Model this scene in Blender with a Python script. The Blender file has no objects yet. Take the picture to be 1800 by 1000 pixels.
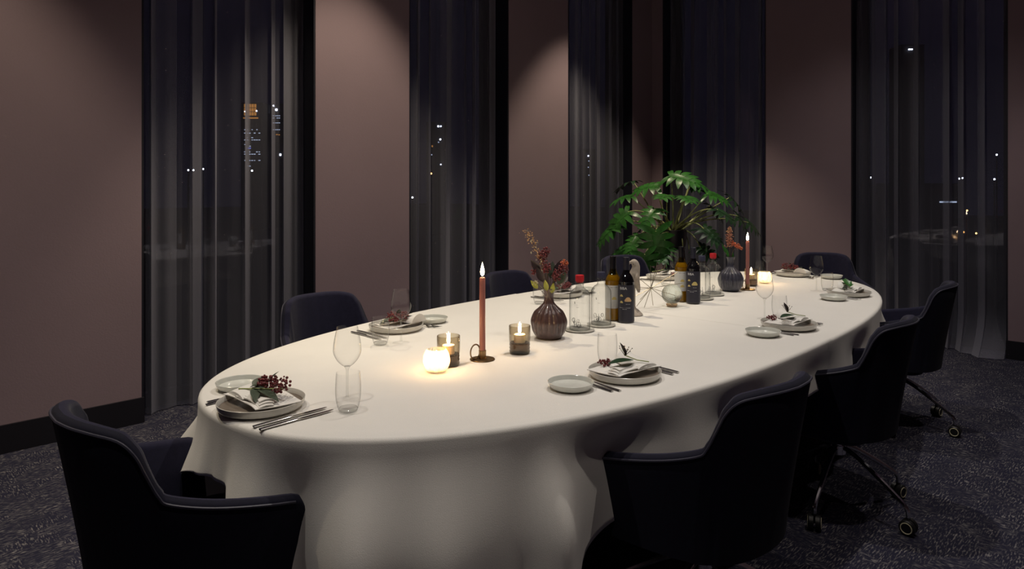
import bpy, bmesh, math, random
from mathutils import Vector, Matrix

PI = math.pi
R = math.radians
C = bpy.context.scene.collection
S = bpy.context.scene

# ------------------------------------------------------------------ camera, world, lights, exposure
TH = math.atan(1178 / 1200)
cam_d = bpy.data.cameras.new('camera')
cam = bpy.data.objects.new('camera', cam_d)
C.objects.link(cam)
cam.location = (0, 0, 1.37)
cam.rotation_euler = (PI / 2, 0, TH - PI / 2)
cam_d.sensor_width = 36
cam_d.lens = 24
cam_d.shift_y = -167 / 1800
cam_d.clip_start = .02
cam_d.clip_end = 1000
S.camera = cam

wd = bpy.data.worlds.new('night')
S.world = wd
wd.use_nodes = True
wd.node_tree.nodes['Background'].inputs[0].default_value = (.0035, .0032, .007, 1)
wd.node_tree.nodes['Background'].inputs[1].default_value = 1.0

S.view_settings.view_transform = 'Standard'
S.view_settings.look = 'None'
S.view_settings.gamma = 1
S.view_settings.use_curve_mapping = False
S.view_settings.exposure = 0.0

CEIL = 4.2
def spot(x, y, energy, col, half=40, blend=.4):
    l = bpy.data.lights.new('downlight', 'SPOT')
    l.energy = energy; l.color = col
    l.spot_size = R(2 * half); l.spot_blend = blend
    l.shadow_soft_size = .035
    o = bpy.data.objects.new('downlight', l); C.objects.link(o)
    o.location = (x, y, CEIL - .03)
    return o
WARM = (1.0, .85, .62)
for x, e in ((.2, 155), (2.65, 235), (5.35, 240)):
    spot(x, 3.52, e, WARM, 34.5, .45)                        # row washing the window wall
for x, e in ((.35, 118), (2.72, 160), (5.1, 112)):
    spot(x, 1.80, e, (1.0, .93, .84), 60 if x < 5 else 52, 1.0)      # row above the table
for x, e in ((.2, 55), (2.72, 80), (5.35, 50)):
    spot(x, .2, e, (1.0, .9, .8), 39, .4)         # row above the aisle

# ------------------------------------------------------------------ materials
MATS = {}
def nt(name):
    m = bpy.data.materials.new(name); m.use_nodes = True
    t = m.node_tree
    for n in list(t.nodes): t.nodes.remove(n)
    out = t.nodes.new('ShaderNodeOutputMaterial')
    MATS[name] = m
    return m, t, out
def pbr(name, col, rough=.5, metal=0, sheen=0, var=.0, vscale=20, bump=0, bscale=80, spec=None, sss=0, coat=0, stretch=(1, 1, 1)):
    m, t, out = nt(name)
    b = t.nodes.new('ShaderNodeBsdfPrincipled')
    b.inputs['Base Color'].default_value = (*col, 1)
    b.inputs['Roughness'].default_value = rough
    b.inputs['Metallic'].default_value = metal
    if spec is not None: b.inputs['Specular IOR Level'].default_value = spec
    if sheen:
        b.inputs['Sheen Weight'].default_value = sheen
        b.inputs['Sheen Roughness'].default_value = .5
    if coat: b.inputs['Coat Weight'].default_value = coat
    if sss:
        b.inputs['Subsurface Weight'].default_value = sss
        b.inputs['Subsurface Radius'].default_value = (.012, .006, .003)
        b.inputs['Subsurface Scale'].default_value = .6
    tc = t.nodes.new('ShaderNodeTexCoord')
    mp = t.nodes.new('ShaderNodeMapping'); mp.inputs['Scale'].default_value = stretch
    t.links.new(tc.outputs['Object'], mp.inputs[0])
    if var:
        n = t.nodes.new('ShaderNodeTexNoise'); n.inputs['Scale'].default_value = vscale; n.inputs['Detail'].default_value = 4
        t.links.new(mp.outputs[0], n.inputs['Vector'])
        r = t.nodes.new('ShaderNodeValToRGB')
        r.color_ramp.elements[0].position = .3; r.color_ramp.elements[1].position = .7
        r.color_ramp.elements[0].color = (*[c * (1 - var) for c in col], 1)
        r.color_ramp.elements[1].color = (*[min(1, c * (1 + var)) for c in col], 1)
        t.links.new(n.outputs[0], r.inputs[0]); t.links.new(r.outputs[0], b.inputs['Base Color'])
    if bump:
        n2 = t.nodes.new('ShaderNodeTexNoise'); n2.inputs['Scale'].default_value = bscale; n2.inputs['Detail'].default_value = 3
        t.links.new(mp.outputs[0], n2.inputs['Vector'])
        bp = t.nodes.new('ShaderNodeBump'); bp.inputs['Strength'].default_value = bump; bp.inputs['Distance'].default_value = .01
        t.links.new(n2.outputs[0], bp.inputs['Height']); t.links.new(bp.outputs[0], b.inputs['Normal'])
    t.links.new(b.outputs[0], out.inputs[0])
    return m
def emit(name, col, strength):
    m, t, out = nt(name)
    e = t.nodes.new('ShaderNodeEmission'); e.inputs[0].default_value = (*col, 1); e.inputs[1].default_value = strength
    t.links.new(e.outputs[0], out.inputs[0])
    m.cycles.emission_sampling = 'NONE'
    return m
def thin_glass(name, tint=(1, 1, 1), edge=(.5, .5, .5), refl=.9, base=.035, rough=0.0, power=4):
    """thin clear wall: see-through, more mirror-like and denser at grazing angles"""
    m, t, out = nt(name)
    lw = t.nodes.new('ShaderNodeLayerWeight'); lw.inputs[0].default_value = .5
    p = t.nodes.new('ShaderNodeMath'); p.operation = 'POWER'; p.inputs[1].default_value = power
    t.links.new(lw.outputs['Facing'], p.inputs[0])
    ma = t.nodes.new('ShaderNodeMath'); ma.operation = 'MULTIPLY_ADD'; ma.inputs[1].default_value = refl; ma.inputs[2].default_value = base
    ma.use_clamp = True
    t.links.new(p.outputs[0], ma.inputs[0])
    mc = t.nodes.new('ShaderNodeMix'); mc.data_type = 'RGBA'
    mc.inputs['A'].default_value = (*tint, 1); mc.inputs['B'].default_value = (*[a * b for a, b in zip(tint, edge)], 1)
    t.links.new(p.outputs[0], mc.inputs['Factor'])
    tr = t.nodes.new('ShaderNodeBsdfTransparent'); t.links.new(mc.outputs['Result'], tr.inputs[0])
    gl = t.nodes.new('ShaderNodeBsdfGlossy'); gl.inputs['Roughness'].default_value = rough
    mx = t.nodes.new('ShaderNodeMixShader')
    t.links.new(ma.outputs[0], mx.inputs[0]); t.links.new(tr.outputs[0], mx.inputs[1]); t.links.new(gl.outputs[0], mx.inputs[2])
    t.links.new(mx.outputs[0], out.inputs[0])
    return m

pbr('wall', (.26, .188, .215), .85, var=.05, vscale=1.3, bump=.05, bscale=120)
pbr('ceiling', (.46, .33, .52), .9, var=.03, vscale=2)
pbr('baseboard', (.008, .007, .012), .5, var=.1, vscale=8)
pbr('jamb', (.010, .010, .018), .5, var=.1, vscale=8)
pbr('cloth', (.80, .78, .74), .85, sheen=.15, var=.015, vscale=6, bump=.12, bscale=500)
pbr('napkin', (.84, .82, .78), .85, sheen=.2, var=.02, vscale=30, bump=.15, bscale=700)
pbr('shell_fabric', (.0058, .0058, .018), .8, spec=.25, sheen=.03, var=.12, vscale=60, bump=.1, bscale=600)
pbr('fabric', (.015, .0145, .036), .95, spec=.2, sheen=.10, var=.12, vscale=60, bump=.12, bscale=600)
pbr('piping', (.035, .034, .055), .5, var=.1, vscale=60)
pbr('chrome', (.62, .62, .65), .14, 1, var=.03, vscale=10)
pbr('black_plastic', (.008, .008, .009), .45, var=.1, vscale=30)
pbr('ring_cream', (.62, .58, .40), .5, var=.05, vscale=30)
pbr('table_wood', (.04, .03, .025), .5, var=.2, vscale=10)
pbr('plate', (.60, .58, .53), .25, var=.05, vscale=40, coat=.3)
pbr('plate_glaze', (.20, .165, .135), .3, var=.15, vscale=30, coat=.3)
pbr('side_plate', (.66, .67, .62), .2, var=.05, vscale=30, coat=.4)
pbr('steel', (.5, .49, .48), .2, 1, var=.05, vscale=40)
pbr('candle', (.36, .14, .12), .45, var=.05, vscale=20, sss=.15)
pbr('candle_white', (.85, .80, .70), .5, var=.03, vscale=20, sss=.4)
pbr('brass', (.30, .20, .11), .38, 1, var=.15, vscale=40)
pbr('wick', (.01, .01, .01), .9, var=.1)
pbr('vase_plum', (.085, .050, .048), .3, var=.25, vscale=60, coat=.4)
pbr('vase_slate', (.045, .045, .065), .35, var=.25, vscale=60, coat=.25)
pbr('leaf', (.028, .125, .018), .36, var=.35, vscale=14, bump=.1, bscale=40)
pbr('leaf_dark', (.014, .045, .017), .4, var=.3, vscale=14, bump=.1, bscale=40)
pbr('leaf_sage', (.05, .07, .045), .5, var=.3, vscale=40)
pbr('leaf_purple', (.03, .018, .024), .5, var=.3, vscale=40)
pbr('leaf_lime', (.34, .36, .06), .5, var=.25, vscale=40)
pbr('stem', (.36, .40, .15), .5, var=.25, vscale=30)
pbr('stem_brown', (.09, .06, .03), .6, var=.25, vscale=60)
pbr('berry', (.16, .025, .03), .4, var=.45, vscale=200)
pbr('gold_bloom', (.62, .38, .17), .6, var=.3, vscale=120)
pbr('orange_bloom', (.62, .16, .07), .7, var=.35, vscale=150, bump=.4, bscale=300)
pbr('pink_bloom', (.45, .2, .13), .7, var=.35, vscale=150)
pbr('white_bloom', (.7, .66, .45), .6, var=.1, vscale=90)
pbr('pot', (.008, .008, .012), .35, var=.2, vscale=30)
pbr('soil', (.05, .02, .012), .95, var=.5, vscale=60, bump=.6, bscale=120)
pbr('cap_red', (.55, .02, .03), .4, var=.05, vscale=30)
pbr('cap_grey', (.045, .047, .085), .4, var=.08, vscale=30)
pbr('coaster', (.55, .54, .50), .4, var=.05, vscale=30)
pbr('ink', (.03, .03, .035), .6, var=.05)
pbr('label_white', (.66, .66, .64), .6, var=.03, vscale=40)
pbr('label_navy', (.022, .021, .038), .5, var=.05, vscale=40)
pbr('gold_foil', (.62, .50, .18), .4, var=.1, vscale=60)
pbr('peach_foil', (.66, .42, .20), .4, var=.1, vscale=60)
pbr('print_white', (.75, .75, .78), .6, var=.03)
pbr('bottle_dark', (.004, .0035, .005), .06, var=.1, vscale=20, coat=.5)
pbr('capsule', (.007, .006, .008), .25, var=.2, vscale=60)
pbr('capsule_navy', (.016, .016, .030), .35, var=.2, vscale=60)
pbr('stone', (.46, .40, .34), .8, var=.12, vscale=60, bump=.5, bscale=260)
pbr('star_metal', (.30, .26, .19), .35, 1, var=.1, vscale=60)
pbr('wood_base', (.45, .29, .17), .6, var=.15, vscale=50)
pbr('tower', (.010, .010, .016), .8, var=.1, vscale=.2)
pbr('asphalt', (.012, .012, .014), .9, var=.2, vscale=.3)
pbr('lamp_post', (.02, .02, .022), .6, var=.1)
emit('flame', (1.0, .55, .16), 22)
emit('flame_core', (1.0, .80, .45), 60)
emit('lamp_white', (.85, .95, 1.0), 14)
emit('glow_orange', (1.0, .45, .12), 9)
emit('win_white', (.75, .85, 1.0), .8)
emit('win_bright', (.9, .95, 1.0), 8)
emit('win_amber', (1.0, .42, .08), .5)
emit('win_blue', (.25, .3, 1.0), 1.0)
thin_glass('glass', (.985, .985, .985), (.36, .36, .36), .5, .035, rough=.02, power=3.8)
thin_glass('glass_thick', (.965, .97, .965), (.55, .55, .55), .5, .07, rough=.02, power=3.5)
thin_glass('glass_foot', (.99, .99, .99), (.9, .9, .9), .15, .02, rough=.05, power=4)
thin_glass('bottle_clear', (.965, .972, .968), (.16, .17, .17), .35, .06, rough=.03, power=2.6)
thin_glass('pane', (.9, .92, .95), (.8, .8, .8), .9, .045)
thin_glass('smoke_glass', (.86, .82, .74), (.35, .3, .25), .6, .05, power=3)
thin_glass('smoke_base', (.30, .24, .19), (.3, .3, .3), .6, .06, power=3)
thin_glass('amber_glass', (.80, .70, .28), (.12, .10, .05), .5, .05, rough=.02, power=2)

def mat_wine():
    m, t, out = nt('white_wine')
    b = t.nodes.new('ShaderNodeBsdfTranslucent'); b.inputs[0].default_value = (.92, .70, .06, 1)
    d = t.nodes.new('ShaderNodeBsdfPrincipled'); d.inputs['Base Color'].default_value = (.50, .36, .025, 1); d.inputs['Roughness'].default_value = .08
    mx = t.nodes.new('ShaderNodeMixShader'); mx.inputs[0].default_value = .55
    t.links.new(b.outputs[0], mx.inputs[1]); t.links.new(d.outputs[0], mx.inputs[2]); t.links.new(mx.outputs[0], out.inputs[0])
mat_wine()

def mat_frost():
    m, t, out = nt('frosted_glass')
    b = t.nodes.new('ShaderNodeBsdfTranslucent'); b.inputs[0].default_value = (.92, .80, .62, 1)
    g = t.nodes.new('ShaderNodeBsdfGlossy'); g.inputs['Roughness'].default_value = .2
    tr = t.nodes.new('ShaderNodeBsdfTransparent'); tr.inputs[0].default_value = (.95, .9, .8, 1)
    m1 = t.nodes.new('ShaderNodeMixShader'); m1.inputs[0].default_value = .45
    m2 = t.nodes.new('ShaderNodeMixShader'); m2.inputs[0].default_value = .06
    t.links.new(b.outputs[0], m1.inputs[1]); t.links.new(tr.outputs[0], m1.inputs[2])
    t.links.new(m1.outputs[0], m2.inputs[1]); t.links.new(g.outputs[0], m2.inputs[2]); t.links.new(m2.outputs[0], out.inputs[0])
mat_frost()

def mat_crackle():
    m, t, out = nt('crackle_glass')
    g = t.nodes.new('ShaderNodeBsdfGlass'); g.inputs['Roughness'].default_value = .02; g.inputs['IOR'].default_value = 1.33
    g.inputs['Color'].default_value = (.93, .97, .95, 1)
    tr = t.nodes.new('ShaderNodeBsdfTransparent'); tr.inputs[0].default_value = (.92, .95, .93, 1)
    tc = t.nodes.new('ShaderNodeTexCoord')
    v = t.nodes.new('ShaderNodeTexNoise'); v.inputs['Scale'].default_value = 130; v.inputs['Detail'].default_value = 2
    t.links.new(tc.outputs['Object'], v.inputs['Vector'])
    bp = t.nodes.new('ShaderNodeBump'); bp.inputs['Strength'].default_value = .7; bp.inputs['Distance'].default_value = .004
    t.links.new(v.outputs[0], bp.inputs['Height']); t.links.new(bp.outputs[0], g.inputs['Normal'])
    mx = t.nodes.new('ShaderNodeMixShader'); mx.inputs[0].default_value = .45
    t.links.new(g.outputs[0], mx.inputs[1]); t.links.new(tr.outputs[0], mx.inputs[2]); t.links.new(mx.outputs[0], out.inputs[0])
mat_crackle()

def mat_curtain():
    m, t, out = nt('sheer_curtain')
    tc = t.nodes.new('ShaderNodeTexCoord')
    mp = t.nodes.new('ShaderNodeMapping'); mp.inputs['Scale'].default_value = (60, 60, 3)
    n = t.nodes.new('ShaderNodeTexNoise'); n.inputs['Scale'].default_value = 3
    t.links.new(tc.outputs['Object'], mp.inputs[0]); t.links.new(mp.outputs[0], n.inputs['Vector'])
    r = t.nodes.new('ShaderNodeValToRGB')
    r.color_ramp.elements[0].color = (.25, .25, .31, 1); r.color_ramp.elements[1].color = (.33, .325, .39, 1)
    t.links.new(n.outputs[0], r.inputs[0])
    d = t.nodes.new('ShaderNodeBsdfDiffuse'); t.links.new(r.outputs[0], d.inputs[0])
    tl = t.nodes.new('ShaderNodeBsdfTranslucent'); t.links.new(r.outputs[0], tl.inputs[0])
    m1 = t.nodes.new('ShaderNodeMixShader'); m1.inputs[0].default_value = .15
    t.links.new(d.outputs[0], m1.inputs[1]); t.links.new(tl.outputs[0], m1.inputs[2])
    tr = t.nodes.new('ShaderNodeBsdfTransparent'); tr.inputs[0].default_value = (.9, .9, 1, 1)
    lw = t.nodes.new('ShaderNodeLayerWeight'); lw.inputs[0].default_value = .5
    ma = t.nodes.new('ShaderNodeMath'); ma.operation = 'MULTIPLY_ADD'; ma.inputs[1].default_value = .85; ma.inputs[2].default_value = .22; ma.use_clamp = True
    t.links.new(lw.outputs['Facing'], ma.inputs[0])      # threads close up when the weave is seen edge-on
    m2 = t.nodes.new('ShaderNodeMixShader')
    t.links.new(ma.outputs[0], m2.inputs[0]); t.links.new(tr.outputs[0], m2.inputs[1]); t.links.new(m1.outputs[0], m2.inputs[2])
    t.links.new(m2.outputs[0], out.inputs[0])
mat_curtain()

def mat_carpet():
    m, t, out = nt('carpet')
    b = t.nodes.new('ShaderNodeBsdfPrincipled'); b.inputs['Roughness'].default_value = .95; b.inputs['Specular IOR Level'].default_value = .1
    tc = t.nodes.new('ShaderNodeTexCoord')
    def flecks(sc, lo, hi):
        mp = t.nodes.new('ShaderNodeMapping'); mp.inputs['Scale'].default_value = sc
        n = t.nodes.new('ShaderNodeTexNoise'); n.inputs['Scale'].default_value = 1; n.inputs['Detail'].default_value = 2.5; n.inputs['Roughness'].default_value = .55
        t.links.new(tc.outputs['Object'], mp.inputs[0]); t.links.new(mp.outputs[0], n.inputs['Vector'])
        mr = t.nodes.new('ShaderNodeMapRange'); mr.inputs[1].default_value = lo; mr.inputs[2].default_value = hi
        t.links.new(n.outputs[0], mr.inputs[0]); return mr
    a = flecks((34, 165, 1), .51, .68); c = flecks((165, 34, 1), .51, .68)
    k = flecks((7, 7, 1), .50, .58); k2 = flecks((9, 9, 1), .35, .65)
    mx = t.nodes.new('ShaderNodeMix'); mx.data_type = 'FLOAT'
    t.links.new(k.outputs[0], mx.inputs['Factor']); t.links.new(a.outputs[0], mx.inputs['A']); t.links.new(c.outputs[0], mx.inputs['B'])
    mu = t.nodes.new('ShaderNodeMath'); mu.operation = 'MULTIPLY'
    ad = t.nodes.new('ShaderNodeMath'); ad.operation = 'MULTIPLY_ADD'; ad.inputs[1].default_value = .75; ad.inputs[2].default_value = .25
    t.links.new(k2.outputs[0], ad.inputs[0])
    t.links.new(mx.outputs['Result'], mu.inputs[0]); t.links.new(ad.outputs[0], mu.inputs[1])
    r = t.nodes.new('ShaderNodeValToRGB')
    r.color_ramp.elements[0].color = (.020, .020, .038, 1); r.color_ramp.elements[1].color = (.26, .245, .25, 1)
    t.links.new(mu.outputs[0], r.inputs[0]); t.links.new(r.outputs[0], b.inputs['Base Color'])
    bp = t.nodes.new('ShaderNodeBump'); bp.inputs['Strength'].default_value = .4; bp.inputs['Distance'].default_value = .004
    t.links.new(mu.outputs[0], bp.inputs['Height']); t.links.new(bp.outputs[0], b.inputs['Normal'])
    t.links.new(b.outputs[0], out.inputs[0])
mat_carpet()

# ------------------------------------------------------------------ mesh helpers
class MB:
    def __init__(s): s.v = []; s.f = []
    def add(s, vs, fs):
        o = len(s.v); s.v += [tuple(v) for v in vs]; s.f += [tuple(i + o for i in f) for f in fs]; return s
    def box(s, a, b):
        x0, y0, z0 = a; x1, y1, z1 = b
        return s.add([(x0, y0, z0), (x1, y0, z0), (x1, y1, z0), (x0, y1, z0), (x0, y0, z1), (x1, y0, z1), (x1, y1, z1), (x0, y1, z1)],
                     [(0, 3, 2, 1), (4, 5, 6, 7), (0, 1, 5, 4), (1, 2, 6, 5), (2, 3, 7, 6), (3, 0, 4, 7)])
    def lathe(s, prof, n=32, c=(0, 0, 0), rfun=None, closed=False):
        vs = []; fs = []; m = len(prof)
        for i in range(n):
            a = 2 * PI * i / n
            for (r, z) in prof:
                rr = rfun(r, z, a) if rfun else r
                vs.append((c[0] + rr * math.cos(a), c[1] + rr * math.sin(a), c[2] + z))
        for i in range(n):
            j = (i + 1) % n
            for k in range(m if closed else m - 1):
                k2 = (k + 1) % m
                fs.append((i * m + k, j * m + k, j * m + k2, i * m + k2))
        return s.add(vs, fs)
    def tube(s, pts, rad, n=8, cap=True):
        pts = [Vector(p) for p in pts]; m = len(pts); vs = []; fs = []
        up = None
        for i, p in enumerate(pts):
            d = (pts[min(i + 1, m - 1)] - pts[max(i - 1, 0)]).normalized()
            if up is None:
                up = Vector((0, 0, 1)) if abs(d.z) < .9 else Vector((1, 0, 0))
            a = (up - d * up.dot(d)).normalized(); b = d.cross(a); up = a
            r = rad(i / (m - 1)) if callable(rad) else rad
            ra, rb = r if isinstance(r, tuple) else (r, r)
            for k in range(n):
                t = 2 * PI * k / n
                vs.append(p + a * (ra * math.cos(t)) + b * (rb * math.sin(t)))
        for i in range(m - 1):
            for k in range(n):
                l = (k + 1) % n
                fs.append((i * n + k, i * n + l, (i + 1) * n + l, (i + 1) * n + k))
        if cap:
            fs.append(tuple(range(n - 1, -1, -1))); fs.append(tuple((m - 1) * n + k for k in range(n)))
        return s.add(vs, fs)
    def ball(s, c, r, sub=1):
        key = sub
        if key not in ICO:
            bm = bmesh.new(); bmesh.ops.create_icosphere(bm, subdivisions=sub, radius=1)
            ICO[key] = ([tuple(v.co) for v in bm.verts], [tuple(v.index for v in f.verts) for f in bm.faces]); bm.free()
        vs, fs = ICO[key]
        rx, ry, rz = r if isinstance(r, tuple) else (r, r, r)
        return s.add([(c[0] + x * rx, c[1] + y * ry, c[2] + z * rz) for x, y, z in vs], fs)
    def sheet(s, fn, nu, nv, th):
        """closed slab from a surface fn(u,v), thickened downwards"""
        vs = []; fs = []
        for k in (0, 1):
            for i in range(nu + 1):
                for j in range(nv + 1):
                    p = fn(i / nu, j / nv); vs.append((p[0], p[1], p[2] - (th if k else 0)))
        N = (nu + 1) * (nv + 1); w = nv + 1
        for i in range(nu):
            for j in range(nv):
                q = (i * w + j, (i + 1) * w + j, (i + 1) * w + j + 1, i * w + j + 1)
                fs.append(q); fs.append(tuple(N + x for x in reversed(q)))
        for i in range(nu):
            a, b = i * w, (i + 1) * w; fs.append((a, a + N, b + N, b))
            a, b = i * w + nv, (i + 1) * w + nv; fs.append((a, b, b + N, a + N))
        for j in range(nv):
            a, b = j, j + 1; fs.append((a, b, b + N, a + N))
            a, b = nu * w + j, nu * w + j + 1; fs.append((a, a + N, b + N, b))
        return s.add(vs, fs)
    def build(s, name, mat, parent=None, smooth=True, loc=None):
        me = bpy.data.meshes.new(name); me.from_pydata(s.v, [], s.f); me.validate()
        bm = bmesh.new(); bm.from_mesh(me); bmesh.ops.recalc_face_normals(bm, faces=bm.faces); bm.to_mesh(me); bm.free()
        if smooth:
            me.polygons.foreach_set('use_smooth', [True] * len(me.polygons))
            try: me.set_sharp_from_angle(angle=R(42))
            except Exception: pass
        me.materials.append(MATS[mat])
        o = bpy.data.objects.new(name, me); C.objects.link(o)
        if parent: o.parent = parent
        if loc: o.location = loc
        return o
ICO = {}

def tag(o, label, cat, group=None, kind=None):
    if label: o['label'] = label
    if cat: o['category'] = cat
    if group: o['group'] = group
    if kind: o['kind'] = kind
    return o
def thing(name, label, cat, loc=(0, 0, 0), rz=0, group=None):
    o = bpy.data.objects.new(name, None); C.objects.link(o)
    o.empty_display_size = .05
    o.location = loc; o.rotation_euler = (0, 0, rz)
    return tag(o, label, cat, group)
def struct(o):
    o['kind'] = 'structure'; return o
KIDS = {}
def dup(root, loc, rz, label=None, group=None, name=None):
    def cp(o, par):
        c = o.copy(); C.objects.link(c); c.parent = par
        for ch in o.children: cp(ch, c)
        return c
    r = cp(root, None); r.location = loc; r.rotation_euler = (0, 0, rz)
    if label: r['label'] = label
    if group: r['group'] = group
    return r
def catmull(keys, n):
    out = []; m = len(keys)
    for i in range(n + 1):
        t = i / n * (m - 1); k = min(int(t), m - 2); u = t - k
        p0, p1, p2, p3 = keys[max(k - 1, 0)], keys[k], keys[k + 1], keys[min(k + 2, m - 1)]
        out.append(tuple(.5 * (2 * b + (c - a) * u + (2 * a - 5 * b + 4 * c - d) * u * u + (3 * b - a - 3 * c + d) * u ** 3) for a, b, c, d in zip(p0, p1, p2, p3)))
    return out
def sstep(x, a=0, b=1):
    x = max(0, min(1, (x - a) / (b - a))); return x * x * (3 - 2 * x)
FW = Vector((math.cos(TH), math.sin(TH), 0)); RT = Vector((math.sin(TH), -math.cos(TH), 0))

# ------------------------------------------------------------------ room shell
WY, WX, X0, Y0, TK = 4.37, 6.76, -2.6, -2.2, .34
struct(MB().box((X0 - .3, Y0 - .3, -.12), (WX + TK, WY + TK, 0)).build('floor', 'carpet', smooth=False))
struct(MB().box((X0 - .3, Y0 - .3, CEIL), (WX + TK, WY + TK, CEIL + .12)).build('ceiling', 'ceiling', smooth=False))
win_left = [(1.34, 2.47), (3.29, 4.41), (5.25, 6.37)]
win_back = [(3.02, 4.23), (1.007, 2.204)]
m = MB(); edges = [X0] + [e for w in win_left for e in w] + [WX + TK]
piers_left = [(edges[i], edges[i + 1]) for i in range(0, len(edges), 2)]
for a, b in piers_left: m.box((a, WY, 0), (b, WY + TK, CEIL))
struct(m.build('wall_left', 'wall', smooth=False))
m = MB(); piers_back = [(4.23, WY), (2.204, 3.02), (Y0, 1.007)]
for a, b in piers_back: m.box((WX, a, 0), (WX + TK, b, CEIL))
struct(m.build('wall_back', 'wall', smooth=False))
struct(MB().box((X0, Y0 - .2, 0), (WX + TK, Y0, CEIL)).build('wall_right', 'wall', smooth=False))
struct(MB().box((X0 - .2, Y0, 0), (X0, WY + TK, CEIL)).build('wall_front', 'wall', smooth=False))
BH = .148
for a, b in piers_left:
    m = MB().box((a - .012 if a > X0 else a, WY - .014, 0), (min(b + .012, WX - .002), WY - .0005, BH))
    struct(m.build('baseboard_left', 'baseboard', smooth=False))
for a, b in piers_back:
    m = MB().box((WX - .014, max(a - .012, Y0), 0), (WX - .0005, min(b + .012, WY - .016), BH))
    struct(m.build('baseboard_back', 'baseboard', smooth=False))
# windows: dark jamb lining + frame + pane
def window(n, a, b, wall):
    root = bpy.data.objects.new('window_%d' % n, None); C.objects.link(root); struct(root)
    def bx(u0, u1, d0, d1, z0, z1, name, mat):
        if wall == 'left': q = MB().box((u0, WY + d0, z0), (u1, WY + d1, z1))
        else: q = MB().box((WX + d0, u0, z0), (WX + d1, u1, z1))
        return q.build(name, mat, root, smooth=False)
    bx(a + .0005, a + .012, .004, .30, 0.001, CEIL - .001, 'jamb', 'jamb')
    bx(b - .012, b - .0005, .004, .30, 0.001, CEIL - .001, 'jamb', 'jamb')
    bx(a + .012, a + .07, .265, .325, .001, CEIL - .001, 'frame', 'jamb')
    bx(b - .07, b - .012, .265, .325, .001, CEIL - .001, 'frame', 'jamb')
    bx(a + .07, b - .07, .265, .325, .001, .09, 'frame', 'jamb')
    bx(a + .07, b - .07, .265, .325, CEIL - .08, CEIL - .001, 'frame', 'jamb')
    bx(a + .07, b - .07, .292, .296, .09, CEIL - .08, 'pane', 'pane')
for i, (a, b) in enumerate(win_left): window(i + 1, a, b, 'left')
for i, (a, b) in enumerate(win_back): window(i + 4, a, b, 'back')

# ------------------------------------------------------------------ curtains
def curtain(a, b, wall, seed, label, pool=0.0):
    rnd = random.Random(seed); nu, nz = 340, 22
    # irregular fold phase: fold widths vary along the rail
    ph = [0]; freqs = []
    k = rnd.uniform(6, 8)
    sl = [rnd.uniform(-1, 1) for _ in range(6)]
    vs = []; fs = []
    L = b - a; nf = L / .175
    for j in range(nz + 1):
        z = .006 + (CEIL - .012) * (j / nz) ** 2.0
        low = max(0, 1 - z / .35)
        for i in range(nu + 1):
            u = i / nu
            w = u + .035 * math.sin(2 * PI * (u * 2.3 + sl[0])) + .018 * math.sin(2 * PI * (u * 5.1 + sl[1]))
            drift = (.012 * sl[2] * math.sin(4 * u + sl[3]) + .01 * sl[4]) * (1 - z / CEIL)
            p = 2 * PI * nf * (w + drift)
            s_ = math.sin(p)
            amp = (.048 + .018 * math.sin(2 * PI * (u * 1.7 + sl[5]))) * (1 - .25 * z / CEIL)
            d = amp * (s_ + .22 * math.sin(2 * p + 1.1 + sl[2]) + .07 * math.sin(3.3 * p + sl[3]))
            d = .145 + max(-.075, min(.075, d)) * .9
            if pool and low > 0:
                d -= pool * low * low * (.6 + .4 * math.sin(2 * PI * (u * 1.6 + .1))) * sstep(u if wall == 'left' else 1 - u, .25, .7)
            x = a + .016 + (L - .032) * max(0, min(1, u + .075 / nf * math.sin(2 * p + .4) * sstep(u, 0, .06) * sstep(1 - u, 0, .06)))
            if wall == 'left': vs.append((x, WY + d, z))
            else: vs.append((WX + d, x, z))
    w = nu + 1
    for j in range(nz):
        for i in range(nu): fs.append((j * w + i, j * w + i + 1, (j + 1) * w + i + 1, (j + 1) * w + i))
    o = MB().add(vs, fs).build('curtain', 'sheer_curtain')
    tag(o, label, 'curtain', 'sheer floor-length curtains')
curtain(*win_left[0], 'left', 11, 'sheer dark grey curtain with an amber-topped tower shining through its folds')
curtain(*win_left[1], 'left', 5, 'sheer dark curtain behind the red taper candle next to the fluted plum vase')
curtain(*win_left[2], 'left', 8, 'sheer grey curtain lit from above, on the window wall beside the room corner')
curtain(*win_back[0], 'back', 3, 'dark sheer curtain directly behind the big green potted plant')
curtain(*win_back[1], 'back', 21, 'dark sheer curtain whose hem pools on the carpet behind the aisle-side chairs', pool=.30)

# ------------------------------------------------------------------ table and cloths
TC, TA, TB, TP, TR = (2.921, 1.942), 2.154, .90, 2.34, .0337
TZ = .75
cr, sr = math.cos(TR), math.sin(TR)
def t2w(u, v): return (TC[0] + u * cr - v * sr, TC[1] + u * sr + v * cr)
def w2t(x, y):
    dx, dy = x - TC[0], y - TC[1]; return (dx * cr + dy * sr, -dx * sr + dy * cr)
def sup(t, k=1.0, a=TA, b=TB):
    c, s = math.cos(t), math.sin(t)
    return (k * a * math.copysign(abs(c) ** (2 / TP), c), k * b * math.copysign(abs(s) ** (2 / TP), s))
tb = thing('dining_table', 'long oval dining table under the white cloths', 'table', (TC[0], TC[1], 0), TR)
n = 96; pts = [sup(2 * PI * i / n, 1, TA - .02, TB - .02) for i in range(n)]
m = MB(); m.add([(x, y, .70) for x, y in pts] + [(x, y, .744) for x, y in pts],
                [tuple(range(n - 1, -1, -1)), tuple(range(n, 2 * n))] + [(i, (i + 1) % n, n + (i + 1) % n, n + i) for i in range(n)])
m.build('table_top', 'table_wood', tb)
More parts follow.
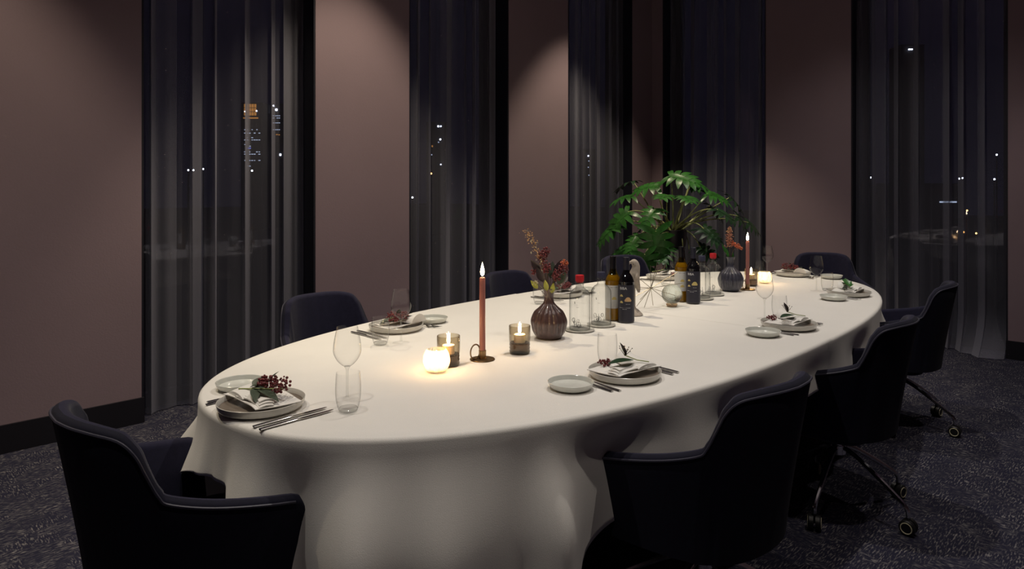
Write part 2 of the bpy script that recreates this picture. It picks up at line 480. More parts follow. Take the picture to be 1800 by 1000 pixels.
for sx in (-1, 1):
    MB().lathe([(0, 0), (.30, 0), (.30, .02), (.06, .05), (.05, .69), (.16, .70), (0, .70)], 28, (sx * 1.0, 0, 0)).build('leg', 'table_wood', tb)

# perimeter sampled evenly by arc length
dense = [sup(2 * PI * i / 4000) for i in range(4000)]
acc = [0]
for i in range(4000):
    p, q = dense[i], dense[(i + 1) % 4000]; acc.append(acc[-1] + math.hypot(q[0] - p[0], q[1] - p[1]))
PER = acc[-1]; NP = 520; peri = []; k = 0
for i in range(NP):
    s_ = PER * i / NP
    while acc[k + 1] < s_: k += 1
    f = (s_ - acc[k]) / (acc[k + 1] - acc[k]); p, q = dense[k], dense[(k + 1) % 4000]
    peri.append((p[0] + (q[0] - p[0]) * f, p[1] + (q[1] - p[1]) * f))
norm = []
for i in range(NP):
    p, q = peri[i - 1], peri[(i + 1) % NP]; dx, dy = q[0] - p[0], q[1] - p[1]; l = math.hypot(dx, dy); norm.append((dy / l, -dx / l))
# chairs: hub position and turn
CH = dict(E1=((.69, 1.88), -87), R1=((1.897, 1.046), -4), R2=((3.118, 1.07), 0), R3=((4.47, 1.2), 6),
          L1=((1.78, 2.875), 180), L2=((3.1, 2.87), 180), L3=((4.43, 2.97), 162), E2=((5.66, 2.02), 120))
def chair_pt(key, lx, ly):
    (x, y), a = CH[key]; c, s = math.cos(R(a)), math.sin(R(a)); return (x + lx * c - ly * s, y + lx * s + ly * c)
tips = [w2t(*chair_pt(k, sx * .30, .13)) for k in CH for sx in (-1, 1)]
def cloth(name, label, u0, u1, vlo, vhi, zoff, cut, cutside, seed):
    rnd = random.Random(seed); phs = [rnd.uniform(0, 6.28) for _ in range(6)]
    vs = []; fs = []
    rings = [0.0001, .3, .6, .8, .9, .95, .968]
    NS = 26
    cols = []
    for i in range(NP):
        (u, v), (nu_, nv_) = peri[i], norm[i]
        s = PER * i / NP; w = 2 * PI * s
        d1 = ((u1 - u) / nu_) if nu_ > 1e-4 else ((u0 - u) / nu_ if nu_ < -1e-4 else 9)
        d2 = ((vhi - v) / nv_) if nv_ > 1e-4 else ((vlo - v) / nv_ if nv_ < -1e-4 else 9)
        drop = max(.12, min(d1, d2, .72))
        if cutside > 0 and u < -1.2:
            drop = min(.7, drop + .28 * sstep(1.80 - t2w(u, v)[1], 0, .2) * (1 - sstep(u, -1.75, -1.45)))
        col = [(u * k, v * k, 0) for k in rings]
        # soft edge
        for a in (0, 30, 60, 90):
            rr = .014
            col.append((u + nu_ * (-rr + rr * math.sin(R(a))), v + nv_ * (-rr + rr * math.sin(R(a))), -rr + rr * math.cos(R(a))))
        # more cloth than perimeter at the corners: deep folds there, shallow ones on the long sides
        corner = min(1, max(0, (drop - .22) / .3))
        push = 0
        for q_, (tu, tv) in enumerate(tips):
            dd = (tu - u) ** 2 + (tv - v) ** 2
            push += math.exp(-dd / (2 * (.14 if q_ > 1 else .13) ** 2)) * (1 if q_ > 1 else .22)
        push = min(1, push)
        for j in range(1, NS + 1):
            h = drop * j / NS
            g = sstep(h, .0, .30)
            fold = (.022 * math.sin(w / .47 + phs[0]) + .020 * math.sin(w / .29 + phs[1] + h * 1.2) + .006 * math.sin(w / .17 + phs[2])) * g
            wx_, wy_ = t2w(u, v)
            for pc, am, sg in ((1.935, .045, .022), (1.80, -.055, .035), (1.63, .03, .05)):
                if u < -1.9: x_ = (wy_ - pc) / sg; fold += am * x_ * math.exp(-.5 * x_ * x_) * g
            if cutside > 0 and u < -1.9: off_l = .075 * sstep(wy_, 1.9, 2.1) * g * (1 - push)
            else: off_l = 0
            off = off_l + (.030 + .05 * corner) * g + fold * (.55 + .9 * corner)
            off = off * (1 - .6 * push) - .060 * push * sstep(h, .0, .13)
            col.append((u + nu_ * off, v + nv_ * off, -.014 - h + .004 * math.sin(w / .4) * (j == NS)))
        cols.append(col)
    M = len(cols[0])
    for col in cols:
        for (u, v, z) in col: vs.append((u, v, z))
    for i in range(NP):
        j = (i + 1) % NP
        for k in range(M - 1): fs.append((i * M + k, j * M + k, j * M + k + 1, i * M + k + 1))
    me = bpy.data.meshes.new(name); me.from_pydata(vs, [], fs)
    bm = bmesh.new(); bm.from_mesh(me)
    bmesh.ops.remove_doubles(bm, verts=bm.verts, dist=.0003)
    bmesh.ops.bisect_plane(bm, geom=bm.verts[:] + bm.edges[:] + bm.faces[:], plane_co=(cut, 0, 0), plane_no=(cutside, .0, 0), clear_outer=True)
    bmesh.ops.recalc_face_normals(bm, faces=bm.faces)
    bm.to_mesh(me); bm.free()
    me.polygons.foreach_set('use_smooth', [True] * len(me.polygons))
    me.materials.append(MATS['cloth'])
    o = bpy.data.objects.new(name, me); C.objects.link(o)
    o.location = (TC[0], TC[1], TZ + zoff); o.rotation_euler = (0, 0, TR)
    md = o.modifiers.new('thickness', 'SOLIDIFY'); md.thickness = .0012; md.offset = -1
    tag(o, label, 'tablecloth', 'tablecloths')
cloth('tablecloth', 'white tablecloth with a long front drape, over the half with the candle trio', -TA - .155, TA + 1, -TB - .175, TB + .22, 0, .02, 1, 4)
cloth('tablecloth', 'white tablecloth over the half with the slate vase, edge tucked under the other', -TA - 1, TA + .2, -TB - .165, TB + .2, -.0022, -.03, -1, 9)

# ------------------------------------------------------------------ chairs
def make_chair():
    t = thing('conference_chair', '', 'chair')
    top = [(.318, .158, .622), (.308, .07, .620), (.282, -.055, .645), (.250, -.146, .674), (.240, -.168, .697), (.228, -.190, .748), (.215, -.208, .793), (.192, -.234, .826), (.14, -.270, .840), (.075, -.292, .844), (0, -.300, .844)]
    bot = [(.276, .158), (.268, .07), (.248, -.04), (.228, -.10), (.220, -.118), (.208, -.138), (.194, -.154), (.176, -.175), (.12, -.203), (.06, -.217), (0, -.222)]
    half = catmull([a + b for a, b in zip(top, bot)], 44)
    path = half[:-1] + [(-p[0], p[1], p[2], -p[3], p[4]) for p in reversed(half)]
    N = len(path); HB = .355; secs = []
    for i, p in enumerate(path):
        q0, q1 = path[max(i - 1, 0)], path[min(i + 1, N - 1)]
        dx, dy = q1[0] - q0[0], q1[1] - q0[1]; l = math.hypot(dx, dy) or 1
        nx, ny = -dy / l, dx / l
        if nx * (0 - p[0]) + ny * (.05 - p[1]) < 0: nx, ny = -nx, -ny
        th = .040
        # rounded arm tips
        e = min(i, N - 1 - i); hz = p[2]
        if e < 6: hz -= .045 * (1 - math.sqrt(max(0, 1 - ((6 - e) / 6) ** 2)))
        sec = []
        for k in range(9):
            f = k / 8; z = HB + (hz - th / 2 - HB) * f; g = f ** 1.15
            sec.append((p[3] + (p[0] - p[3]) * g, p[4] + (p[1] - p[4]) * g, z))
        for a in range(1, 7):
            an = PI * a / 7
            o = th / 2 - th / 2 * math.cos(an)
            sec.append((p[0] + nx * o, p[1] + ny * o, hz - th / 2 + th / 2 * math.sin(an)))
        for k in range(8, -1, -1):
            f = k / 8; z = HB + (hz - th / 2 - HB) * f; g = f ** 1.15
            sec.append((p[3] + (p[0] - p[3]) * g + nx * th, p[4] + (p[1] - p[4]) * g + ny * th, z))
        secs.append(sec)
    M = len(secs[0]); m = MB(); vs = [v for s_ in secs for v in s_]
    pass

    KO = 11                                        # seam just over the top of the rim
    def skin(k0, k1, name, mat):
        ks = list(range(k0, k1 + 1)); q = len(ks)
        vv = [s_[k] for s_ in secs for k in ks]
        ff = [(i * q + a, (i + 1) * q + a, (i + 1) * q + a + 1, i * q + a + 1) for i in range(N - 1) for a in range(q - 1)]
        ff += [tuple(range(q)), tuple((N - 1) * q + a for a in range(q))]
        MB().add(vv, ff).build(name, mat, t)
    skin(0, KO, 'shell', 'shell_fabric')
    skin(KO, M - 1, 'lining', 'fabric')
    # seam piping along the outer rim
    m = MB()
    m.tube([(s_[8][0] * 1.004, s_[8][1] * 1.004, s_[8][2] + .006) for s_ in secs[2:-2]], .0035, 6)
    m.build('piping', 'piping', t)
    def slab(name, w, y0, y1, z0, z1, mat, rr):
        m = MB(); n = 48; cy = (y0 + y1) / 2; hy = (y1 - y0) / 2; vs = []
        prof = [(1 - rr * 2, z0), (1 - rr * .5, z0 + .008), (1, z0 + .02), (1, z1 - .022), (1 - rr * .45, z1 - .007), (1 - rr * 1.6, z1), (.4, z1 + .004), (.01, z1 + .005)]
        for i in range(n):
            a = 2 * PI * i / n; c, s = math.cos(a), math.sin(a)
            ex = math.copysign(abs(c) ** .55, c) * w; ey = math.copysign(abs(s) ** .55, s) * hy
            for k, z in prof: vs.append((ex * k, cy + ey * k, z))
        P = len(prof)
        fs = [(i * P + k, ((i + 1) % n) * P + k, ((i + 1) % n) * P + k + 1, i * P + k + 1) for i in range(n) for k in range(P - 1)]
        fs.append(tuple(i * P for i in range(n))); fs.append(tuple(i * P + P - 1 for i in range(n)))
        return m.add(vs, fs).build(name, mat, t)
    slab('seat', .222, -.155, .245, .375, .455, 'fabric', .10)
    slab('seat_pan', .195, -.15, .175, .315, .372, 'fabric', .12)
    MB().lathe([(0, .312), (.026, .312), (.026, .262), (.032, .262), (.032, .225), (.018, .215), (0, .215)], 20).build('stem', 'chrome', t)
    for k in range(5):
        a = R(254.6 + 72 * k); ca, sa = math.cos(a), math.sin(a)
        prof = [(.02, .252), (.05, .249), (.10, .228), (.18, .182), (.25, .138), (.285, .114), (.300, .098), (.305, .08), (.305, .062)]
        pts = catmull([(r * ca, r * sa, z) for r, z in prof], 24)
        lg = MB().tube(pts, lambda f: .0105 - .002 * f, 8).build('leg', 'chrome', t)
        b = a + PI / 2 + .5 * math.sin(k * 2.1 + .4)
        wx, wy = math.cos(b), math.sin(b)        # axle direction
        m = MB(); cx, cy, cz, rw = .305 * ca, .305 * sa, .031, .030
        rings_ = []
        for sgn in (-1, 1):
            for q0, q1, rad in ((.004, .024, rw),):
                vs = []; nn = 20
                for off, rr in ((q0, rad), (q1 - .004, rad), (q1, rad - .004)):
                    for i in range(nn):
                        an = 2 * PI * i / nn
                        vx, vz = math.cos(an) * rr, math.sin(an) * rr
                        vs.append((cx + wx * off * sgn - wy * vx, cy + wy * off * sgn + wx * vx, cz + vz))
                fs = [(r_ * nn + i, r_ * nn + (i + 1) % nn, (r_ + 1) * nn + (i + 1) % nn, (r_ + 1) * nn + i) for r_ in (0, 1) for i in range(nn)]
                fs += [tuple(range(nn)), tuple(2 * nn + i for i in range(nn))]
                m.add(vs, fs)
                rp = [(cx + wx * q1 * sgn - wy * math.cos(2 * PI * i / 20) * .0205, cy + wy * q1 * sgn + wx * math.cos(2 * PI * i / 20) * .0205, cz + math.sin(2 * PI * i / 20) * .0205) for i in range(21)]
                rings_.append(MB().tube(rp, .0022, 5, cap=False))
        m.tube([(cx, cy, .031), (cx, cy, .068)], .009, 8)
        m.build('castor', 'black_plastic', lg)
        for q in rings_: q.build('castor_ring', 'ring_cream', lg)
    return t
ch0 = make_chair()
clab = dict(E1='navy upholstered chair at the table end beside the frosted glowing candle ball',
            R1='navy armchair drawn up to the place setting without a wine glass, aisle side',
            R2='middle navy armchair of the aisle side, its chrome castor base in full view',
            R3='aisle-side navy armchair nearest the curtain that pools on the carpet',
            L1='navy armchair on the window side, its whole backrest showing beside the amber-tower curtain',
            L2='navy armchair on the window side, half hidden behind the lone red taper and plum vase',
            L3='window-side navy armchair behind the bird figurine, under the plant leaves',
            E2='dark navy chair at the table end in front of the bare wall by the plant')
for i, k in enumerate(CH):
    (x, y), a = CH[k]
    if i == 0:
        ch0.location = (x, y, 0); ch0.rotation_euler = (0, 0, R(a)); ch0['label'] = clab[k]; ch0['group'] = 'navy castor chairs around the table'
    else: dup(ch0, (x, y, 0), R(a), clab[k], 'navy castor chairs around the table')

# ------------------------------------------------------------------ tableware prototypes
G_PLATE = 'dinner plates'; Z = TZ + .0006
def make_plate():
    t = thing('dinner_plate', '', 'plate', group=G_PLATE)
    MB().lathe([(0, .002), (.095, .0), (.112, .006), (.1175, .014), (.1195, .026), (.1180, .0268), (.1165, .0258), (.1125, .012), (.1115, .0115)], 56).build('body', 'plate', t)
    MB().lathe([(.1168, .0262), (.1130, .0135), (.1040, .0085), (.06, .0065), (0, .006)], 56).build('glaze', 'plate_glaze', t)
    return t
def make_side():
    t = thing('side_plate', '', 'plate', group='side plates')
    MB().lathe([(0, .002), (.05, 0), (.064, .006), (.0705, .017), (.0725, .023), (.0712, .0238), (.0695, .022)], 48).build('body', 'side_plate', t)
    MB().lathe([(.0697, .0222), (.064, .0105), (.05, .0065), (0, .0055)], 48).build('well', 'side_plate', t)
    return t
def make_wine():
    t = thing('wine_glass', '', 'glass', group='wine glasses')
    MB().lathe(catmull([(.002, .098), (.014, .102), (.030, .118), (.0395, .138), (.0405, .155), (.0375, .178), (.0325, .203), (.0305, .215)], 30), 40).build('bowl', 'glass', t)
    MB().lathe(catmull([(.0045, .006), (.0034, .03), (.0034, .07), (.0042, .09), (.009, .0985), (.0005, .1005)], 20), 14).build('stem', 'glass_thick', t)
    MB().lathe([(.0345, .0006), (.0340, .0014), (.033, .0019), (.018, .0028), (.0045, .006)], 40).build('foot', 'glass_foot', t)
    return t
def make_tumbler():
    t = thing('water_glass', '', 'glass', group='water tumblers')
    MB().lathe(catmull([(.0255, .006), (.0285, .012), (.0335, .035), (.0352, .06), (.0342, .09), (.0325, .110)], 24), 40).build('wall', 'glass', t)
    MB().lathe([(0, .0005), (.022, .0005), (.0255, .003), (.027, .009), (.024, .0125), (.012, .011), (0, .0105)], 40).build('base', 'glass_thick', t)
    return t
def make_knife():
    t = thing('table_knife', '', 'knife', group='table knives')
    hp = catmull([(0, -.1, .0035), (0, -.06, .0042), (0, -.01, .0044), (0, .008, .0042)], 10)
    MB().tube(hp, lambda f: (.0030, .0062 - .0022 * f + .0015 * math.sin(3 * f)), 10).build('handle', 'steel', t)
    bl = [(-.0045, .005), (.0045, .005), (.0070, .02), (.0085, .06), (.0072, .095), (.0015, .116), (-.0025, .112), (-.0042, .08), (-.0045, .02)]
    m = MB(); n = len(bl); m.add([(x, y, .0032) for x, y in bl] + [(x, y, .0046) for x, y in bl], [tuple(range(n)), tuple(range(n, 2 * n))] + [(i, (i + 1) % n, n + (i + 1) % n, n + i) for i in range(n)])
    m.build('blade', 'steel', t, smooth=False)
    return t
def make_fork():
    t = thing('table_fork', '', 'fork', group='table forks')
    hp = catmull([(0, -.1, .0026), (0, -.06, .0034), (0, 0, .0050), (0, .03, .0075), (0, .045, .0068)], 14)
    MB().tube(hp, lambda f: (.0018, .0058 - .0038 * sstep(f, 0, .7) + .001), 8).build('handle', 'steel', t)
    hd = catmull([(0, .040, .0068), (0, .052, .0045), (0, .065, .0032), (0, .072, .0030)], 8)
    h = MB().tube(hd, lambda f: (.0011, .004 + .0075 * math.sin(f * 1.9)), 10).build('head', 'steel', t)
    for k in range(4):
        x = -.0095 + .00633 * k
        MB().tube([(x * .9, .068, .0032), (x, .085, .0040), (x * .97, .103, .0075)], lambda f: .0016 - .0008 * f, 5).build('tine', 'steel', t)
    return t
def make_napkin(kind):
    t = thing('napkin', '', 'napkin', group='folded white napkins')
    def base(u, v):
        x = (u - .5) * .205; y = (v - .5) * .125
        return (x + .02 * (v - .5), y + .012 * math.sin(u * 3), .0305 - .008 * math.sin(PI * u) * math.sin(PI * v) + .0015 * math.sin(9 * u + 4 * v))
    MB().sheet(base, 22, 12, .0022).build('cloth', 'napkin', t)
    # stacked folded edges along the diner's side
    for k in range(3):
        y0 = -.052 + .006 * k; zz = .0345 + .0032 * k
        def edge(u, v, y0=y0, zz=zz, k=k):
            x = -.052 + u * (.145 - .012 * k); y = y0 + v * .042 + .012 * math.sin(u * 3)
            return (x, y, zz + .0035 * math.sin(PI * v) + .002 * math.sin(5 * u + k))
        MB().sheet(edge, 18, 6, .0030).build('fold', 'napkin', t)
    # flap turned back and rolled over at one end, full of folded cloth underneath
    def flap(u, v):
        x = -.104 + u * .090 - .014 * v; y = -.048 + v * .118
        return (x, y, .0335 + .034 * math.sin(PI * u) ** .6 * (.28 + .72 * v) + .002 * math.sin(6 * v))
    m = MB().sheet(flap, 14, 12, 0.0); n_ = len(m.v) // 2
    m.v[n_:] = [(x, y, .0312) for x, y, z in m.v[n_:]]
    m.build('flap', 'napkin', t)
    return t

def leaf_mesh(L, W, curl=.2, fold=.25, n=10):
    vs = []; fs = []
    for i in range(n + 1):
        f = i / n; w = W * .5 * (math.sin(PI * f ** .8) ** .9 if 0 < f < 1 else .02)
        z = -curl * L * f * f
        vs += [(-w, L * f, z + fold * w), (0, L * f, z), (w, L * f, z + fold * w)]
    for i in range(n):
        for k in (0, 1): fs.append((i * 3 + k, i * 3 + k + 1, i * 3 + 4 + k, i * 3 + 3 + k))
    return vs, fs
def place(vs, M): return [tuple(M @ Vector(v)) for v in vs]
def orient(pos, d, up, roll=0):
    d = Vector(d).normalized(); up = Vector(up); x = d.cross(up).normalized(); u = x.cross(d)
    M = Matrix(((x.x, d.x, u.x, pos[0]), (x.y, d.y, u.y, pos[1]), (x.z, d.z, u.z, pos[2]), (0, 0, 0, 1)))
    return M @ Matrix.Rotation(roll, 4, 'Y')
def cluster(m, c, r, n, rb, rnd, zs=1.0):
    for _ in range(n):
        v = Vector((rnd.gauss(0, 1), rnd.gauss(0, 1), rnd.gauss(0, 1))).normalized() * (r * rnd.random() ** .4)
        m.ball((c[0] + v.x, c[1] + v.y, c[2] + v.z * zs), rb * rnd.uniform(.7, 1.2), 1)
def make_sprig(kind, seed):
    """kind: 'berry' = red berry heads with sage leaves, 'leaf' = one big green leaf with a bare seed head"""
    rnd = random.Random(seed)
    t = thing('herb_sprig', '', 'sprig', group='sprigs on the napkins')
    z = .050
    if kind == 'berry':
        MB().tube([(-.055, -.028, .047), (-.02, -.008, z), (.02, .01, z + .004), (.05, .025, z + .008)], .0016, 6).build('stem', 'stem', t)
        for c, r in (((.0, .018, z + .014), .017), ((.035, .03, z + .013), .019), ((-.025, .016, z + .009), .012)):
            m = MB(); cluster(m, c, r * 1.25, 70, .0032, rnd, .85); m.build('berry_cluster', 'berry', t)
        for (p, d, L, W) in (((-.01, -.004, z), (1, .1, .05), .085, .026), ((-.02, -.006, z), (.8, -.35, .02), .07, .022), ((0, .01, z + .006), (.2, .5, .85), .042, .018),
                             ((-.04, 0, z), (-.3, .7, .55), .032, .022), ((-.035, -.012, z), (.4, .8, .3), .04, .016), ((-.03, -.01, z), (.9, .5, .1), .06, .02)):
            vs, fs = leaf_mesh(L, W); MB().add(place(vs, orient(p, d, (0, 0, 1))), fs).build('leaf', 'leaf_sage', t)
    elif kind == 'green':
        MB().tube([(-.05, -.02, z - .003), (0, 0, z), (.05, .015, z + .006)], .0015, 6).build('stem', 'stem', t)
        for i in range(11):
            a = rnd.uniform(-.9, .9); p = (-.05 + .1 * i / 10, -.018 + .034 * i / 10, z + .003)
            d = (math.cos(a) * .7, math.sin(a) * .7 + .3, rnd.uniform(.2, .9)); L = rnd.uniform(.03, .055)
            vs, fs = leaf_mesh(L, L * .42); MB().add(place(vs, orient(p, d, (0, 0, 1))), fs).build('leaf', 'leaf', t)
        m = MB(); cluster(m, (-.06, .0, z), .012, 26, .003, rnd); m.build('berry_cluster', 'leaf_sage', t)
    else:
        MB().tube([(.05, -.04, .048), (.028, -.018, z + .002), (.012, .012, z + .012)], .0014, 6).build('stem', 'stem', t)
        vs, fs = leaf_mesh(.085, .036, .1, .2); MB().add(place(vs, orient((.022, -.012, z + .002), (-1, .2, .08), (0, 0, 1))), fs).build('leaf', 'leaf_dark', t)
        vs, fs = leaf_mesh(.040, .013, .1, .4); MB().add(place(vs, orient((.014, .008, z + .010), (-.25, .25, .95), (1, 0, .1))), fs).build('leaf', 'leaf_purple', t)
        m = MB(); sd = MB()
        for i in range(14):
            d = Vector((rnd.uniform(-.7, .9), rnd.uniform(-.2, .6), rnd.uniform(.3, 1))).normalized() * rnd.uniform(.018, .03)
            a = Vector((.012, .010, z + .010)); m.tube([a, a + d], .0005, 4); sd.ball(a + d, .0016, 1)
        m.build('seed_stalks', 'stem_brown', t); sd.build('seed_head', 'stem_brown', t)
        m = MB(); cluster(m, (-.02, .055, .040), .018, 40, .0032, rnd, .6); m.build('berry_cluster', 'berry', t)
    return t
plate0, side0, wine0, tumb0, knife0, fork0 = make_plate(), make_side(), make_wine(), make_tumbler(), make_knife(), make_fork()
nap0 = make_napkin(0)
sprig = dict(berry=make_sprig('berry', 2), leaf=make_sprig('leaf', 3), green=make_sprig('green', 4))
protos = [plate0, side0, wine0, tumb0, knife0, fork0, nap0] + list(sprig.values())

# name, plate xy, diner turn, side plate, wine glass, tumbler, sprig, what singles the place out
SET = [('near', (.883, 1.862), -90, (.925, 2.095), (1.095, 1.755), (1.040, 1.662), 'berry', 'at the table end by the frosted candle ball'),
       ('w1', (1.795, 2.480), 180, (2.015, 2.500), (1.653, 2.250), (1.577, 2.284), 'berry', 'window side, before the fully visible navy chair'),
       ('w2', (3.045, 2.580), 180, (3.250, 2.590), (2.825, 2.406), (2.745, 2.487), 'berry', 'window side, behind the plum vase'),
       ('w3', (4.120, 2.570), 176, (4.340, 2.560), (3.955, 2.375), (3.836, 2.377), 'leaf', 'window side, behind the metal starburst'),
       ('far', (4.925, 2.000), 92, (4.960, 1.745), (4.770, 2.120), (4.697, 2.142), 'berry', 'at the table end before the bare wall'),
       ('a3', (4.250, 1.400), 4, (4.010, 1.400), (4.264, 1.589), (4.335, 1.551), 'green', 'aisle side, by the chair nearest the pooling curtain'),
       ('a2', (3.060, 1.262), 0, (2.815, 1.270), (3.174, 1.424), (3.250, 1.385), 'leaf', 'aisle side, by the middle chair'),
       ('a1', (1.872, 1.315), -6, (1.645, 1.358), None, (1.961, 1.452), 'leaf', 'aisle side, where no wine glass stands')]
SUPB = dict(near=0)
def use(proto, loc, rz, label):
    if proto not in used:
        used.add(proto); proto.location = loc; proto.rotation_euler = (0, 0, rz); proto['label'] = label; return proto
    return dup(proto, loc, rz, label)
used = set()
for key, (px, py), ang, sp, wg, tg, sk, where in SET:
    a = R(ang); c, s = math.cos(a), math.sin(a)
    def lw(x, y): return (px + x * c - y * s, py + x * s + y * c, Z)
    use(plate0, (px, py, Z), a, 'stoneware dinner plate with taupe glaze, ' + where)
    use(side0, (*sp, Z), a, 'small pale side plate, ' + where)
    if wg: use(wine0, (*wg, Z), a, 'empty stemmed wine glass, ' + where)
    use(tumb0, (*tg, Z), a, 'empty clear water tumbler, ' + where)
    for k, (x, y, w) in enumerate(((.138, .012, 'inner'), (.170, .014, 'outer'))):
        use(knife0, lw(x, y), a + R(1.5), 'steel table knife, the %s of two, ' % w + where)
    for k, (x, y, w) in enumerate(((-.136, 0, 'inner'), (-.158, .012, 'outer'))):
        use(fork0, lw(x, y), a, 'steel fork, the %s of two, ' % w + where)
    na = a + R({'near': 8, 'a1': 178, 'a2': 184, 'a3': 180, 'w1': 160, 'w2': 0, 'w3': 20, 'far': 180}[key])
    na = a + R({'near': 0, 'a1': 0, 'a2': 0, 'a3': 0, 'w1': 8, 'w2': 5, 'w3': 0, 'far': 0}[key])
    mir = key in ('a1', 'a2', 'a3')
    o = use(nap0, (px, py, Z - .0005), na, 'white folded napkin on the dinner plate, ' + where)
    if mir: o.scale = (-1, 1, 1)
    o = use(sprig[sk], (px, py, Z - .0105), a, {'berry': 'sprig of red berries and sage-green leaves, ', 'leaf': 'dark leaf sprig with a thin seed head, ', 'green': 'bushy green herb sprig, '}[sk] + where)
    o.scale = (1.25, 1.25, 1.25)

# ------------------------------------------------------------------ candles
def flame(parent, z, s=1.0):
    s *= 1.25
    MB().tube([(0, 0, z - .012), (0, 0, z), (.001, 0, z + .006 * s)], .0008, 5).build('wick', 'wick', parent)
    pr = [(.0004, 0), (.0040, .004), (.0058, .010), (.0055, .017), (.0036, .026), (.0016, .034), (.0003, .040)]
    MB().lathe([(r * s, zz * s) for r, zz in catmull(pr, 16)], 16, (0, 0, z + .001)).build('flame', 'flame_core', parent)
def candle_light(p, e, rad=.008):
    l = bpy.data.lights.new('candle_light', 'POINT'); l.energy = e; l.color = (1.0, .62, .28); l.shadow_soft_size = rad
    o = bpy.data.objects.new('candle_light', l); C.objects.link(o); o.location = p
def taper(x, y, label, hl, rz):
    h = thing('candle_holder', hl, 'candle holder', (x, y, Z), rz, group='brass candle holders')
    MB().lathe([(0, 0), (.044, 0), (.046, .0015), (.045, .003), (.02, .004), (0, .004)], 40).build('base', 'brass', h)
    MB().lathe([(0, .004), (.0125, .004), (.0135, .006), (.0135, .034), (.0120, .034), (.0120, .012), (0, .012)], 20).build('socket', 'brass', h)
    # finger ring standing beside the socket
    pts = [(-.030 + .0 * i, -.002 + .021 * math.cos(2 * PI * i / 28), .028 + .0265 * math.sin(2 * PI * i / 28)) for i in range(29)]
    pts = [(-.024 + (p[1]) * .75, p[1] * .9 - .012, p[2] + .003) for p in pts]
    MB().tube(pts, (.0026), 8, cap=False).build('finger_ring', 'brass', h)
    t = thing('taper_candle', label, 'candle', (x, y, Z + .0125), 0, group='lit red taper candles')
    MB().lathe([(0, 0), (.0108, 0), (.0112, .01), (.0110, .15), (.0106, .283), (.009, .286), (.004, .2845), (0, .2840)], 22).build('wax', 'candle', t)
    flame(t, .290, 1.0)
    candle_light((x, y, Z + .327), 1.7)
taper(1.700, 1.820, 'lit red taper candle in a brass holder beside the frosted candle ball', 'brass disc candle holder with finger ring, beside the frosted candle ball', TH - PI / 2)
taper(4.042, 1.922, 'lit red taper candle beside the slate blue vase with orange flowers', 'brass disc candle holder beside the slate blue vase', TH - PI / 2)
def votive(x, y, label, cl, e):
    t = thing('votive_holder', label, 'candle glass', (x, y, Z), 0, group='smoked glass votives')
    MB().lathe([(.0375, .040), (.0395, .044), (.0405, .060), (.0408, .104), (.0395, .1055), (.0380, .104), (.0370, .050), (.034, .042)], 36).build('wall', 'smoke_glass', t)
    MB().lathe([(0, .0005), (.034, .0005), (.038, .004), (.0395, .010), (.0375, .0165), (.0395, .022), (.0375, .028), (.0395, .034), (.0380, .041), (.030, .040), (0, .038)], 36).build('base', 'smoke_base', t)
    c = thing('votive_candle', cl, 'candle', (x, y, Z + .0415), 0, group='votive candles in glasses')
    MB().lathe([(0, 0), (.021, 0), (.0215, .002), (.0215, .030), (.019, .031), (.012, .029), (0, .0285)], 26).build('wax', 'candle_white', c)
    flame(c, .033, .85)
    candle_light((x, y, Z + .100), e)
votive(1.560, 1.845, 'smoked glass votive right behind the frosted candle ball', 'small white candle burning in the smoked glass behind the candle ball', .7)
votive(1.865, 1.790, 'smoked glass votive standing between the red taper and the plum vase', 'small white candle burning in the smoked glass next to the plum vase', .7)
votive(4.225, 1.985, 'smoked glass votive standing behind the taper next to the slate vase', 'small white candle burning in the smoked glass behind the taper by the slate vase', .6)
def ball_candle(x, y, label, cl, e):
    t = thing('candle_ball', label, 'candle glass', (x, y, Z), 0, group='frosted ribbed candle balls')
    pr = catmull([(.024, .001), (.036, .010), (.0435, .028), (.0445, .045), (.040, .064), (.031, .077)], 22)
    MB().lathe([(.0005, .001)] + pr, 96, rfun=lambda r, z, a: r * (1 + .035 * math.cos(16 * a))).build('shade', 'frosted_glass', t)
    c = thing('ball_votive_candle', cl, 'candle', (x, y, Z + .0035), 0, group='candles inside the frosted balls')
    MB().lathe([(0, 0), (.019, 0), (.0195, .002), (.0195, .022), (.017, .023), (0, .021)], 24).build('wax', 'candle_white', c)
    flame(c, .025, .85)
    candle_light((x, y, Z + .043), e * .5, .016)
ball_candle(1.478, 1.811, 'glowing frosted ribbed glass ball beside the red taper with the brass ring', 'candle burning inside the frosted ball near the lone red taper', 1.5)
ball_candle(4.40, 1.975, 'glowing frosted glass ball past the slate vase, behind a wine glass', 'candle burning inside the frosted ball beyond the slate vase', .9)

# ------------------------------------------------------------------ vases and flowers
def vase(x, y, mat, label):
    t = thing('vase', label, 'vase', (x, y, Z), .1, group='fluted vases')
    pr = catmull([(.040, .0), (.050, .004), (.064, .022), (.0715, .052), (.0715, .080), (.060, .108), (.038, .130), (.0225, .148), (.0190, .168), (.0215, .190), (.0265, .207)], 60)
    def rf(r, z, a):
        g = sstep(z, .012, .04) * (1 - sstep(z, .15, .20))
        wave = abs(math.cos(9 * a)) - .5
        step = .5 + .5 * math.sin(z / .0085) if z > .05 else .2
        return r * (1 + g * .085 * wave + g * .018 * step * sstep(z, .05, .06) * (1 - sstep(z, .11, .13)))
    MB().lathe([(.0005, .0)] + pr, 144, rfun=rf).build('body', mat, t)
    MB().lathe([(.0265, .207), (.0250, .2075), (.0200, .190), (.0170, .168), (.0005, .160)], 48).build('mouth', mat, t)
    return t
vase(2.142, 1.887, 'vase_plum', 'fluted plum-brown bottle vase holding dark red berries')
vase(3.925, 1.975, 'vase_slate', 'fluted slate blue bottle vase holding orange flowers')
